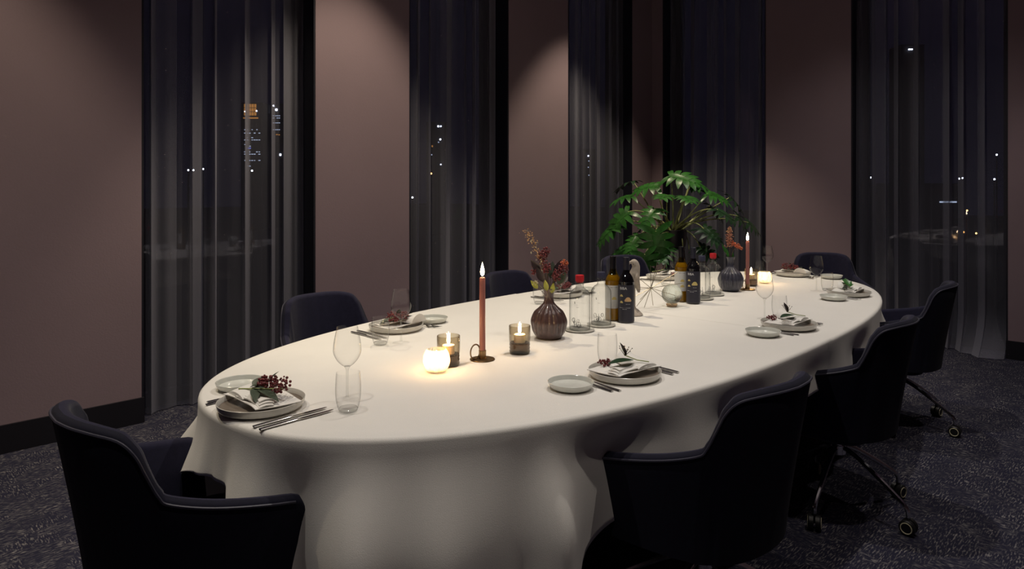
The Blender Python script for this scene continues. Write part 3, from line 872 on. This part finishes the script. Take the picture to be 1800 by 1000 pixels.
def curve_to(a, b, bend, n=10):
    a, b = Vector(a), Vector(b); mid = (a + b) / 2 + Vector(bend)
    return [a * (1 - f) ** 2 + mid * 2 * f * (1 - f) + b * f * f for f in [i / n for i in range(n + 1)]]
def rel(r, z, d=0): v = RT * r + FW * d; return (v.x, v.y, z)
# bouquet in the plum vase (its foot reaches into the neck)
rnd = random.Random(5)
t = thing('golden_spray', 'tall dried golden flower stem leaning out of the plum vase', 'flower', (2.142, 1.887, Z + .165))
st = curve_to((0, 0, 0), rel(-.098, .285, .0), rel(.03, .02)); MB().tube(st, lambda f: .0016 - .0008 * f, 6).build('stem', 'stem_brown', t)
m = MB(); w_ = MB()
for i in range(150):
    f = rnd.uniform(.34, 1); k = f * 10; q = st[min(9, int(k))].lerp(st[min(10, int(k) + 1)], k - int(k))
    o = Vector((rnd.gauss(0, .009), rnd.gauss(0, .009), rnd.gauss(0, .008)))
    vs, fs = leaf_mesh(rnd.uniform(.006, .012), .005, .3, .3, 3)
    (w_ if rnd.random() < .22 else m).add(place(vs, orient(q + o, Vector((rnd.gauss(0, 1), rnd.gauss(0, 1), rnd.gauss(.2, 1))), (.3, .5, .8))), fs)
tag(m.build('petals', 'gold_bloom', t), None, None, kind='stuff'); tag(w_.build('pale_petals', 'white_bloom', t), None, None, kind='stuff')
heads = [(-.055, .150, 0), (-.028, .205, .01), (-.012, .165, -.02), (.030, .128, -.01), (.060, .155, 0), (-.010, .225, .02), (.066, .175, .012)]
for i, (r_, z_, d_) in enumerate(heads):
    b = thing('berry_stem', ('dark red berry head beside the golden spray in the plum vase', 'dark red berry head just under the topmost one in the plum vase', 'dark red berry head at the heart of the plum vase bouquet', 'dark red berry head above the yellow leaf in the plum vase', 'dark red berry head in front of the wine glass by the plum vase', 'topmost dark red berry head in the plum vase bouquet', 'orange-red flower head in front of the wine glass by the plum vase')[i], 'flower', (2.142, 1.887, Z + .165), 0, group='berry heads in the plum vase')
    e = rel(r_, z_ - .04, d_); MB().tube(curve_to(rel(r_ * .08, 0, d_ * .1), e, rel(-r_ * .25, .02)), .0014, 6).build('stem', 'stem_brown', b)
    m = MB(); cluster(m, (e[0], e[1], e[2] + .008), .0215 if i < 5 else .017, 80, .0038, rnd, 1.25); m.build('berries', 'berry' if i < 6 else 'orange_bloom', b)
for i, (r_, z_, d_, L, mt) in enumerate(((-.048, .140, -.012, .050, 'leaf_purple'), (.030, .115, .012, .060, 'leaf_purple'), (-.03, .09, -.02, .055, 'leaf_purple'), (.01, .10, .02, .06, 'leaf_sage'), (.044, .075, -.012, .05, 'leaf_sage'),
                                       (-.058, .055, -.02, .036, 'leaf_lime'), (-.012, .045, -.03, .038, 'leaf_lime'), (.012, .030, -.02, .036, 'leaf_lime'), (-.04, .115, .01, .045, 'leaf_sage'))):
    b = thing('vase_leaf', ('dark purple leaf next to the golden spray in the plum vase', 'dark purple leaf leaning towards the wine glass, in the plum vase', 'dark purple leaf low among the berries of the plum vase', 'grey-green leaf at the middle of the plum vase bouquet', 'grey-green leaf leaning towards the red-stoppered bottle, in the plum vase', 'yellow-green leaf beside the pale blossom in the plum vase', 'yellow-green leaf above the neck of the plum vase', 'small yellow-green leaf right at the mouth of the plum vase', 'grey-green leaf behind the golden spray in the plum vase')[i], 'leaf', (2.142, 1.887, Z + .165), 0, group='leaves in the plum vase, ' + mt.split('_')[1])
    e = rel(r_ * .8, z_ * .8, d_); MB().tube(curve_to(rel(r_ * .1, 0, d_ * .2), e, (0, 0, .01)), .0011, 5).build('stem', 'stem_brown', b)
    L *= 1.25; vs, fs = leaf_mesh(L, L * .46, .15, .3); MB().add(place(vs, orient(e, rel(r_ * 14, .9, d_ * 10), -FW)), fs).build('blade', mt, b)
b = thing('white_blossom', 'small pale cream blossom low in the plum vase', 'flower', (2.142, 1.887, Z + .165))
e = rel(-.056, .068, -.02); MB().tube(curve_to((0, 0, 0), e, (0, 0, .02)), .001, 5).build('stem', 'stem', b)
m = MB()
for k in range(7):
    an = 2 * PI * k / 7; vs, fs = leaf_mesh(.013, .007, .1, .2, 4); m.add(place(vs, orient(e, RT * math.cos(an) + Vector((0, 0, math.sin(an))) - FW * .4, -FW)), fs)
m.build('petals', 'white_bloom', b)
# flowers in the slate vase
VP = (3.925, 1.975, Z + .165)
b = thing('orange_plume', 'orange feathery plume drooping sideways from the slate vase', 'flower', VP)
st = curve_to((0, 0, 0), rel(.050, .105), rel(-.02, .05)); MB().tube(st, .0018, 6).build('stem', 'stem_brown', b)
m = MB()
for i in range(190):
    f = rnd.random(); c_ = Vector(rel(.005 + .062 * f, .128 - .036 * f)); s_ = .015 * (1 - .45 * f)
    m.ball(c_ + Vector((rnd.gauss(0, .5), rnd.gauss(0, .5), rnd.gauss(0, .55))) * s_, rnd.uniform(.002, .004), 1)
m.build('plume', 'orange_bloom', b)
b = thing('pink_spike', 'upright dusty pink flower spike in the slate vase', 'flower', VP)
MB().tube(curve_to((0, 0, 0), rel(-.004, .19), rel(-.01, .0)), .0016, 6).build('stem', 'stem_brown', b)
m = MB(); g_ = MB()
for i in range(210):
    f = rnd.random(); c_ = Vector(rel(-.012 + .008 * f, .105 + .115 * f)); s_ = .021 * (1 - .35 * f)
    (g_ if f > .75 and rnd.random() < .5 else m).ball(c_ + Vector((rnd.gauss(0, .5), rnd.gauss(0, .5), rnd.gauss(0, .3))) * s_, rnd.uniform(.0022, .0042), 1)
m.build('florets', 'pink_bloom', b); g_.build('top_florets', 'gold_bloom', b)
for r_, z_, L, W, ll in ((-.045, .065, .06, .014, 'slim green leaf leaning outward at the side of the slate vase'), (-.022, .03, .075, .016, 'longest slim green leaf standing up in the slate vase'), (.012, .02, .05, .012, 'short green leaf under the orange plume in the slate vase')):
    b = thing('vase_leaf', ll, 'leaf', VP, 0, group='leaves in the slate vase')
    e = rel(r_ * .7, z_, -.008); MB().tube(curve_to(rel(r_ * .1, 0), e, (0, 0, .01)), .0011, 5).build('stem', 'stem', b)
    vs, fs = leaf_mesh(L, W, .1, .3); MB().add(place(vs, orient(e, rel(r_ * 9, 1, 0), -FW)), fs).build('blade', 'leaf', b)

# ------------------------------------------------------------------ bottles
def wrap_print(m, r, a0, z0, shape):
    """flat outline (x right, y up) wrapped on a cylinder of radius r; a0 = azimuth of its centre"""
    n = len(shape); cx = sum(p[0] for p in shape) / n; cy = sum(p[1] for p in shape) / n
    def P(x, y, rr): a = a0 + x / r; return (rr * math.cos(a), rr * math.sin(a), z0 + y)
    vs = [P(cx, cy, r)]; fs = [(0, i + 1, (i + 1) % n + 1) for i in range(n)]
    for q in (.25, .5, .75, 1): vs += [P(cx + (x - cx) * q, cy + (y - cy) * q, r) for x, y in shape]
    for q in range(3): fs += [(1 + q * n + i, 1 + q * n + (i + 1) % n, 1 + (q + 1) * n + (i + 1) % n, 1 + (q + 1) * n + i) for i in range(n)]
    m.add(vs, fs)
def text_on(parent, txt, size, r, a0, z0, mat):
    cu = bpy.data.curves.new('t', 'FONT'); cu.body = txt; cu.size = size; cu.align_x = 'CENTER'; cu.resolution_u = 2
    o = bpy.data.objects.new('t', cu); C.objects.link(o)
    bpy.context.view_layer.update()
    me = o.evaluated_get(bpy.context.evaluated_depsgraph_get()).to_mesh()
    vs = [(v.co.x, v.co.y) for v in me.vertices]; fs = [tuple(p.vertices) for p in me.polygons]
    o.to_mesh_clear() if False else None
    m = MB(); m.add([(r * math.cos(a0 + x / r), r * math.sin(a0 + x / r), z0 + y) for x, y in vs], fs)
    bpy.data.objects.remove(o); bpy.data.curves.remove(cu)
    return m.build('lettering', mat, parent, smooth=False)
def cloud(cx, cy, w):
    pts = []
    for i in range(36):
        a = 2 * PI * i / 36; r = .5 * w * (.78 + .22 * abs(math.cos(1.5 * a + .8)))
        x = math.cos(a) * r; y = math.sin(a) * r * .78
        if y < -.20 * w: y = -.20 * w
        pts.append((cx + x, cy + y))
    return pts
def wine_bottle(x, y, kind, label):
    face = math.atan2(-y, -x)            # labels turned to the aisle end of the table
    t = thing('wine_bottle', label, 'bottle', (x, y, Z), 0, group='wine bottles')
    prof = catmull([(.0345, .0), (.0368, .004), (.0372, .02), (.0372, .175), (.0368, .188), (.031, .207), (.019, .228), (.0148, .245), (.0138, .262), (.0138, .300)], 50)
    if kind == 'red':
        MB().lathe([(.0005, .001)] + prof + [(.0005, .300)], 40).build('glass', 'bottle_dark', t)
        MB().lathe([(.0150, .236), (.0149, .262), (.0149, .302), (.013, .3035), (.0005, .3035)], 28).build('capsule', 'capsule_navy', t)
        LB, z0, z1 = 'label_navy', .006, .176
    else:
        MB().lathe([(.0005, .001)] + prof + [(.0005, .300)], 40).build('glass', 'amber_glass', t)
        MB().lathe([(.0005, .004), (.034, .006), (.0355, .02), (.0355, .178), (.0350, .187), (.030, .203), (.0225, .214), (.0005, .214)], 36).build('wine', 'white_wine', t)
        MB().lathe([(.0150, .216), (.0149, .262), (.0149, .302), (.013, .3035), (.0005, .3035)], 28).build('capsule', 'capsule', t)
        LB, z0, z1 = 'label_white', .060, .168
    m = MB(); vs = []; fs = []; nn = 40; rr = .0376
    for i in range(nn + 1):
        a = face - 1.9 + 3.8 * i / nn
        vs += [(rr * math.cos(a), rr * math.sin(a), z0), (rr * math.cos(a), rr * math.sin(a), z1)]
    fs = [(2 * i, 2 * i + 2, 2 * i + 3, 2 * i + 1) for i in range(nn)]
    lab = m.add(vs, fs).build('label', LB, t)
    r2 = rr + .0003
    if kind == 'red':
        text_on(lab, 'BIBA', .0175, r2, face - .38, .155, 'print_white')
        m = MB(); wrap_print(m, r2, face - .62, .120, cloud(0, .006, .017)); wrap_print(m, r2, face - .62, .090, cloud(0, .006, .017)); m.build('emblem', 'gold_foil', lab, smooth=False)
        m = MB(); wrap_print(m, r2, face + .22, .099, cloud(0, .008, .034)); m.build('emblem', 'peach_foil' if x < 3 else 'gold_foil', lab, smooth=False)
        m = MB()
        for zz, a1, w2 in ((.0875, face + .22, .020), (.070, face - .2, .055), (.064, face - .2, .020)):
            wrap_print(m, r2, a1, zz, [(-w2 / 2, 0), (w2 / 2, 0), (w2 / 2, .0012), (-w2 / 2, .0012)])
        m.build('small_print', 'print_white', lab, smooth=False)
    else:
        m = MB()
        for dz in ((.008, .038) if x > 3 else (.028,)): wrap_print(m, r2, face + .15, z0 + dz + .01, cloud(0, .008, .024))
        m.build('emblem', 'gold_foil', lab, smooth=False)
        m = MB(); wrap_print(m, r2, face + .1, .158, [(-.016, 0), (.016, 0), (.016, .002), (-.016, .002)]); m.build('small_print', 'ink', lab, smooth=False)
    return t
wine_bottle(2.651, 1.930, 'white', 'bottle of golden white wine with white label near the bird figurine')
wine_bottle(2.655, 1.857, 'red', 'dark wine bottle with navy cloud label next to the bird figurine')
wine_bottle(3.365, 1.985, 'white', 'bottle of golden white wine with white label beside the crackled glass globe')
wine_bottle(3.353, 1.905, 'red', 'dark wine bottle with navy cloud label beside the crackled glass globe')
def water_bottle(x, y, cap, label, cl, seed):
    rnd = random.Random(seed)
    c = thing('coaster', cl, 'coaster', (x, y, Z), 0, group='round pale coasters')
    MB().lathe([(0, 0), (.058, 0), (.063, .003), (.065, .0075), (.0635, .0085), (.059, .0055), (0, .005)], 44).build('disc', 'coaster', c)
    t = thing('water_bottle', label, 'bottle', (x, y, Z + .0052), 0, group='swing water bottles')
    t['group'] = 'clear water bottles'
    MB().lathe(catmull([(.0430, .0), (.0455, .004), (.0458, .02), (.0458, .138), (.0430, .158), (.033, .173), (.0205, .182), (.0165, .192), (.0160, .215)], 44), 44).build('glass', 'bottle_clear', t)
    MB().lathe([(0, .0006), (.040, .0006), (.0448, .003), (.0450, .010), (.040, .0135), (.02, .0105), (0, .0095)], 44).build('base', 'glass_thick', t)
    MB().lathe([(.0005, .206), (.0152, .206), (.0160, .212), (.0188, .2125), (.0190, .236), (.0175, .2385), (.0005, .2388)], 28).build('stopper', cap, t)
    MB().lathe([(.0168, .196), (.0195, .198), (.0195, .206), (.0168, .208)], 28).build('lip', 'glass_thick', t)
    # printed line drawing and short text lines on the glass
    face = math.atan2(-y, -x); m = MB(); r2 = .0464
    def stroke(pts, w=.0006):
        for p, q in zip(pts, pts[1:]):
            d = Vector((q[0] - p[0], q[1] - p[1])); n_ = Vector((-d.y, d.x)).normalized() * w
            wrap_print(m, r2, face, 0, [(p[0] + n_.x, p[1] + n_.y), (q[0] + n_.x, q[1] + n_.y), (q[0] - n_.x, q[1] - n_.y), (p[0] - n_.x, p[1] - n_.y)])
    for k in range(7):
        cx, cy, rr = rnd.uniform(-.032, .006), rnd.uniform(.022, .052), rnd.uniform(.004, .009)
        stroke([(cx + rr * math.cos(2 * PI * i / 10), cy + rr * 1.3 * math.sin(2 * PI * i / 10)) for i in range(11)])
    for k in range(5):
        x0 = rnd.uniform(-.034, .012); stroke([(x0, .018), (x0 + rnd.uniform(-.008, .008), rnd.uniform(.04, .07))])
    stroke([(-.036, .019), (.020, .019)]); stroke([(-.022, .118), (-.023, .128)], .0012); stroke([(-.016, .103), (-.004, .103)], .0004)
    m.build('print', 'ink', t, smooth=False)['kind'] = 'stuff'
water_bottle(2.349, 1.889, 'cap_red', 'clear water bottle with red stopper next to the plum vase', 'round pale coaster under the red-stoppered bottle next to the plum vase', 1)
water_bottle(2.505, 1.890, 'cap_grey', 'clear water bottle with slate stopper next to the bird-side wine bottles', 'round pale coaster under the slate-stoppered bottle by the bird-side wine bottles', 2)
water_bottle(3.520, 1.945, 'cap_grey', 'clear water bottle with slate stopper beside the globe-side wine bottles', 'round pale coaster under the slate-stoppered bottle by the globe-side wine bottles', 3)
water_bottle(3.700, 1.972, 'cap_red', 'clear water bottle with red stopper next to the slate vase', 'round pale coaster under the red-stoppered bottle next to the slate vase', 4)

# ------------------------------------------------------------------ ornaments
t = thing('bird_figurine', 'pale stone parrot perched on a post with a round foot', 'figurine', (2.825, 1.930, Z), TH - PI / 2)
MB().lathe([(0, 0), (.042, 0), (.044, .004), (.040, .010), (.024, .026), (.010, .036), (.008, .044), (0, .044)], 36).build('foot', 'stone', t)
MB().lathe([(0, .042), (.0075, .042), (.0070, .13), (.012, .140), (.0, .141)], 18).build('post', 'stone', t)
m = MB()
sp_ = catmull([(.024, .0, .112), (.020, 0, .135), (.008, 0, .165), (.002, 0, .195), (.008, 0, .222), (.010, 0, .243), (.000, 0, .259), (-.014, 0, .262)], 34)
rk = [(.006), (.012), (.0215), (.0265), (.022), (.0185), (.0175), (.009)]
rads = [q[0] for q in catmull([(a,) for a in rk], 34)]
m.tube(sp_, lambda f: (rads[round(f * 34)], rads[round(f * 34)] * .95), 18)
m.build('body', 'stone', t)
m = MB(); m.tube(catmull([(-.008, 0, .262), (-.022, 0, .258), (-.028, 0, .246), (-.025, 0, .238)], 8), lambda f: .0085 - .007 * f, 10); m.build('beak', 'stone', t)
for s_ in (-1, 1):
    vs = []; m = MB()
    m.tube(catmull([(.012, .019 * s_, .212), (.004, .024 * s_, .19), (.010, .022 * s_, .162), (.022, .012 * s_, .132)], 12), lambda f: (.004, .0155 * math.sin(.5 + 2.3 * f)), 10)
    m.build('wing', 'stone', t)
    MB().ball((-.006, .0135 * s_, .252), .0022, 2).build('eye', 'ink', t)
    MB().tube([(.004, .008 * s_, .150), (-.002, .010 * s_, .142)], .004, 8).build('claw', 'stone', t)

t = thing('starburst', 'thin metal starburst ornament of straight rods', 'ornament', (3.06, 1.985, Z))
rnd = random.Random(12); ctr = Vector((0, 0, .1035))
MB().ball(ctr, .006, 2).build('core', 'star_metal', t)
ends = [(-33, 28), (-41, 1), (-40, -2), (-40, -22), (-24, -17), (-23, -37), (-12, -45), (8, -38), (44, -42), (43, -14), (56, 9), (33, 16), (48, 30), (16, 45), (11, 47), (3, 40)]
for i, (ex, ez) in enumerate(ends):
    L = .132; v = RT * (ex / 337) + Vector((0, 0, ez / 337 * .95)); k = L * L - v.length_squared
    v += FW * (math.sqrt(k) if k > 0 else 0) * (1 if i % 2 else -1) * .8
    e = ctr + v; e.z = max(e.z, .0022)
    MB().tube([ctr, e], .0014, 6).build('rod', 'star_metal', t)
t = thing('glass_globe', 'crackled clear glass globe on a small wooden base', 'ornament', (3.185, 1.936, Z))
MB().lathe([(0, 0), (.026, 0), (.028, .003), (.030, .012), (.026, .013), (0, .013)], 32).build('base', 'wood_base', t)
m = MB(); m.ball((0, 0, .0635), .0535, 4); m.build('globe', 'crackle_glass', t)

# ------------------------------------------------------------------ plant
PX, PY = 5.60, 3.42
t = thing('plant_stand', 'slim black metal stand carrying the black plant pot', 'plant stand', (PX, PY, 0))
MB().lathe([(0, .815), (.135, .815), (.14, .82), (.135, .828), (0, .828)], 36).build('tray', 'pot', t)
for k in range(4):
    a = PI / 4 + PI / 2 * k; MB().tube([(.125 * math.cos(a), .125 * math.sin(a), .82), (.19 * math.cos(a), .19 * math.sin(a), .004)], .009, 8).build('leg', 'pot', t)
pl = thing('potted_plant', 'large green split-leaf plant in a black pot behind the table', 'plant', (PX, PY, .829))
MB().lathe([(0, 0), (.125, 0), (.138, .01), (.150, .08), (.152, .165), (.146, .168), (.141, .160), (.140, .14), (0, .14)], 44).build('pot', 'pot', pl)
MB().lathe([(.139, .141), (.07, .152), (0, .156)], 30).build('soil', 'soil', pl)
def lobed(Rr, rnd, lobes=6, cup=.25, droop=.4):
    """leaf cut into finger lobes on both sides of a midrib, all one surface"""
    vs = []; fs = []; L = Rr * 1.25
    def bendz(x, y): return -droop * ((y + .15 * L) ** 2) / L * .9 - .25 * x * x / Rr
    n = 14
    for i in range(n + 1):                       # web along the midrib
        f = i / n; y = -.06 * L + L * f; w = .17 * Rr * (1 - .75 * f) + .012 * Rr
        for x in (-w, 0, w): vs.append((x, y, bendz(x, y) + .25 * abs(x)))
    for i in range(n):
        for k in (0, 1): fs.append((i * 3 + k, i * 3 + k + 1, i * 3 + 4 + k, i * 3 + 3 + k))
    for sd in (-1, 1):
        for k in range(lobes):
            f = (k + .5) / lobes * .88; y0 = -.06 * L + L * f
            an = R(128 - 100 * f + rnd.uniform(-6, 6))
            ln = Rr * (.50 + .42 * math.sin(PI * (.30 + .62 * f))) * rnd.uniform(.88, 1.08) * (1 - .45 * f)
            dx, dy = math.sin(an) * sd, math.cos(an); px_, py_ = -dy, dx
            o = len(vs); m_ = 6; hw0 = L / lobes * .40
            for i in range(m_ + 1):
                g = i / m_; hw = hw0 * (1 + .35 * math.sin(PI * g * .9)) * (1 - g ** 3.2) + .002
                cx, cy = .05 * Rr * sd + dx * ln * g, y0 + dy * ln * g
                for q in (-1, 0, 1):
                    x, y = cx + px_ * hw * q, cy + py_ * hw * q
                    vs.append((x, y, bendz(x, y) + .04 * Rr * math.sin(PI * g) + (.16 * hw if q else 0)))
            for i in range(m_):
                for q in (0, 1): fs.append((o + i * 3 + q, o + i * 3 + q + 1, o + i * 3 + 4 + q, o + i * 3 + 3 + q))
    return vs, fs
rnd = random.Random(31)
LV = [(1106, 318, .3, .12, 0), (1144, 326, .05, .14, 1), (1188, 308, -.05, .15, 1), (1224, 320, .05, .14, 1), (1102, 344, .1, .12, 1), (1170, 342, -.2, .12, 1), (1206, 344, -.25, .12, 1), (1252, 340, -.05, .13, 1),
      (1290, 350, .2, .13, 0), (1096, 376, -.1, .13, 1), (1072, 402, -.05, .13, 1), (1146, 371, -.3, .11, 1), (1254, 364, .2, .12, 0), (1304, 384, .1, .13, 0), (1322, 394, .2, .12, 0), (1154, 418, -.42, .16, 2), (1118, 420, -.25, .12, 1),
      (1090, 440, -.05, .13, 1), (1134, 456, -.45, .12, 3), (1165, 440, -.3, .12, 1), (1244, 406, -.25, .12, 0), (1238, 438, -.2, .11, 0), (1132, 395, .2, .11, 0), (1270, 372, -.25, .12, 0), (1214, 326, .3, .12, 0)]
dep = PX * math.cos(TH) + PY * math.sin(TH)
crown = Vector((0, 0, .155))
for i, (px_, py_, d_, Rr, mode) in enumerate(LV):
    z_ = dep + d_
    wpos = FW * z_ + RT * ((px_ - 900) / 1200 * z_); wz = 1.37 + (333 - py_) / 1200 * z_
    P_ = Vector((wpos.x - PX, wpos.y - PY, wz - .829))
    out = Vector((P_.x, P_.y, 0)).normalized()
    if mode == 2: tip = (RT * .1 - FW * .25 + Vector((0, 0, -1))); up = (-FW + Vector((0, 0, .75)))
    elif mode == 3: tip = (RT * .1 - FW * .2 + Vector((0, 0, -1))); up = (-FW + Vector((0, 0, .35)))
    else:
        tip = out * .8 + Vector((0, 0, -.35 if P_.z < .45 else .05)) + RT * rnd.uniform(-.2, .2)
        up = Vector((0, 0, 1)) - FW * rnd.uniform(.1, .7) + out * .35
    tip.normalize()
    at = P_ - tip * Rr * .35
    s0 = crown + Vector((rnd.gauss(0, .03), rnd.gauss(0, .03), -.02)); s0.z = .13
    bend = Vector((0, 0, .16 if P_.z < .35 else .03)) + out * .02
    st = MB().tube(curve_to(s0, at, bend, 12), lambda f: .0085 - .0042 * f, 7).build('stem', 'stem' if mode else 'stem', pl)
    vs, fs = lobed(Rr * 1.35, rnd, rnd.choice((5, 6)), .2, rnd.uniform(.25, .6))
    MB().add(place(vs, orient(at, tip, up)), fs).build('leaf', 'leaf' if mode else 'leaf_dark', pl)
for k in range(5):
    a = rnd.uniform(0, 6.28); r_ = .16 + .05 * rnd.random()
    MB().tube(curve_to((.05 * math.cos(a), .05 * math.sin(a), .14), (r_ * math.cos(a), r_ * math.sin(a), -.02 - .1 * rnd.random()), (.06 * math.cos(a), .06 * math.sin(a), .15), 12), .005, 6).build('aerial_root', 'stem', pl)

# ------------------------------------------------------------------ the city outside
struct(MB().box((-250, 6, -12.2), (420, 520, -12)).build('street_ground', 'asphalt', smooth=False))
def outside(px_, py_, z_):
    w = FW * z_ + RT * ((px_ - 900) / 1200 * z_); return Vector((w.x, w.y, 1.37 + (333 - py_) / 1200 * z_)), z_ / 1200
def tower(x0, x1, ytop, z_, label, wins):
    a, k = outside(x0, ytop, z_); b, _ = outside(x1, ytop, z_)
    c = (a + b) / 2; w = (b - a).length
    t = thing('office_tower', label, 'building', (c.x, c.y, -12), TH - PI / 2, group='towers beyond the windows')
    MB().box((-w / 2, 0, 0), (w / 2, w, a.z + 12)).build('body', 'tower', t, smooth=False)
    for (wx, wy, sx, sy, mt) in wins:
        lx = ((wx - (x0 + x1) / 2) * k); lz = 1.37 + (333 - wy) * k + 12
        MB().box((lx - sx * k / 2, -.3, lz - sy * k / 2), (lx + sx * k / 2, .1, lz + sy * k / 2)).build('window', mt, t, smooth=False)
rw = random.Random(3)
w1 = [(431 + 4.5 * i, y, 3.2, 6, 'win_amber') for i in range(5) for y in (186, 193, 200)] + [(430 + 4.4 * i, 207.5, 4, 2.2, 'win_amber') for i in range(6)]
for y in (228, 234, 242, 246, 254, 257, 267, 271, 282, 292):
    for i in range(7):
        if rw.random() < .55: w1.append((431 + 4.2 * i, y, rw.uniform(1.5, 3.2), 1.2, 'win_white'))
w1 += [(434 + 3 * i, 260.5, 2, 1.6, 'win_blue') for i in range(3)] + [(431, 196, 2, 2, 'win_bright'), (451, 195, 2, 2, 'win_bright')]
tower(424, 462, 180, 230, 'tall tower with amber-lit crown showing through the sheer curtain', w1)
w2 = [(481, 186, 2.4, 2.4, 'win_bright'), (486, 193, 3.6, 3.6, 'win_bright')] + [(481 + 3.4 * i, y, 2.2, 1.1, 'win_white') for i in range(4) for y in (203.5, 207.5, 216, 228) if rw.random() < .75] + [(487, 236.5, 3, 1.6, 'win_amber'), (491, 237, 2, 1.6, 'win_amber'), (493, 272, 2.6, 3.6, 'win_bright')]
tower(474, 502, 182, 240, 'slim tower with one glaring lamp near its roof, by the amber-crowned tower', w2)
w3 = [(770.5, 222, 2.6, 2.6, 'win_bright'), (775, 222, 2, 2, 'win_bright'), (774, 245, 2.4, 2.4, 'win_bright'), (771, 250, 1.8, 1.8, 'win_white'), (760, 257, 2.2, 3, 'win_amber'), (759, 272, 1.6, 2, 'win_white'), (775, 289, 1.8, 1.8, 'win_bright')]
tower(750, 782, 214, 200, 'dark tower with a few scattered lights behind the curtain by the taper', w3)
w4 = [(1034, 274, 2, 2, 'win_bright'), (1035, 283, 1.6, 1.6, 'win_white'), (1034, 294, 1.6, 1.6, 'win_white'), (1035, 308, 1.6, 1.6, 'win_white')]
tower(1022, 1050, 262, 180, 'dark tower with a vertical row of small lights behind the corner curtain', w4)
tower(1585, 1625, 78, 150, 'tall dark tower with one pair of lights high up', [(1598, 87, 2.4, 2, 'win_bright'), (1602, 87, 2, 2, 'win_bright')])
tower(1560, 1690, 322, 170, 'low dark block with a dim lit strip behind the pooling curtain', [(1566 + 5 * i, 327, 4, 1.4, 'win_white') for i in range(5)] + [(1654 + 6 * i, 355, 5, 2.6, 'win_white') for i in range(5)])
LAMPS_GLINTS = [(331, 299, 'lamp_white'), (340, 299, 'lamp_white'), (357, 297, 'lamp_white'), (443, 300, 'lamp_white'), (725, 347, 'lamp_white'), (758, 305, 'glow_orange'), (1530, 312, 'lamp_white'), (1686, 314, 'lamp_white'), (1692, 313, 'lamp_white'),
         (1748, 315, 'lamp_white'), (1752, 272, 'lamp_white'), (1700, 370, 'glow_orange'), (1716, 410, 'glow_orange'), (1694, 408, 'glow_orange')]  # orange ones on this row: candle reflections in the pane, imitated by added lamps
ORG = {'lamp_white': 'cold white street lamp shining through a sheer curtain', 'glow_orange': 'small orange lamp or candle reflection showing through a sheer curtain'}
for i, (px_, py_, mt) in enumerate(LAMPS_GLINTS):
    seen = 'the curtain with the amber-topped tower' if px_ < 600 else ('the curtain behind the lone taper candle' if px_ < 900 else 'the curtain that pools on the carpet')
    p, k = outside(px_, py_, 42 + (i % 4) * 5)
    t = thing('lamp_or_glint', ORG[mt].replace('a sheer curtain', seen), 'street lamp', (p.x, p.y, -12), 0, group='%s street lamps behind %s' % (mt.split('_')[1], seen))
    H_ = p.z + 12
    MB().tube([(0, 0, 0), (0, 0, H_ * .5), (0, 0, H_ - .12)], .05, 6).build('post', 'lamp_post', t)
    MB().ball((0, 0, H_), 1.5 * k, 2).build('head', mt, t)
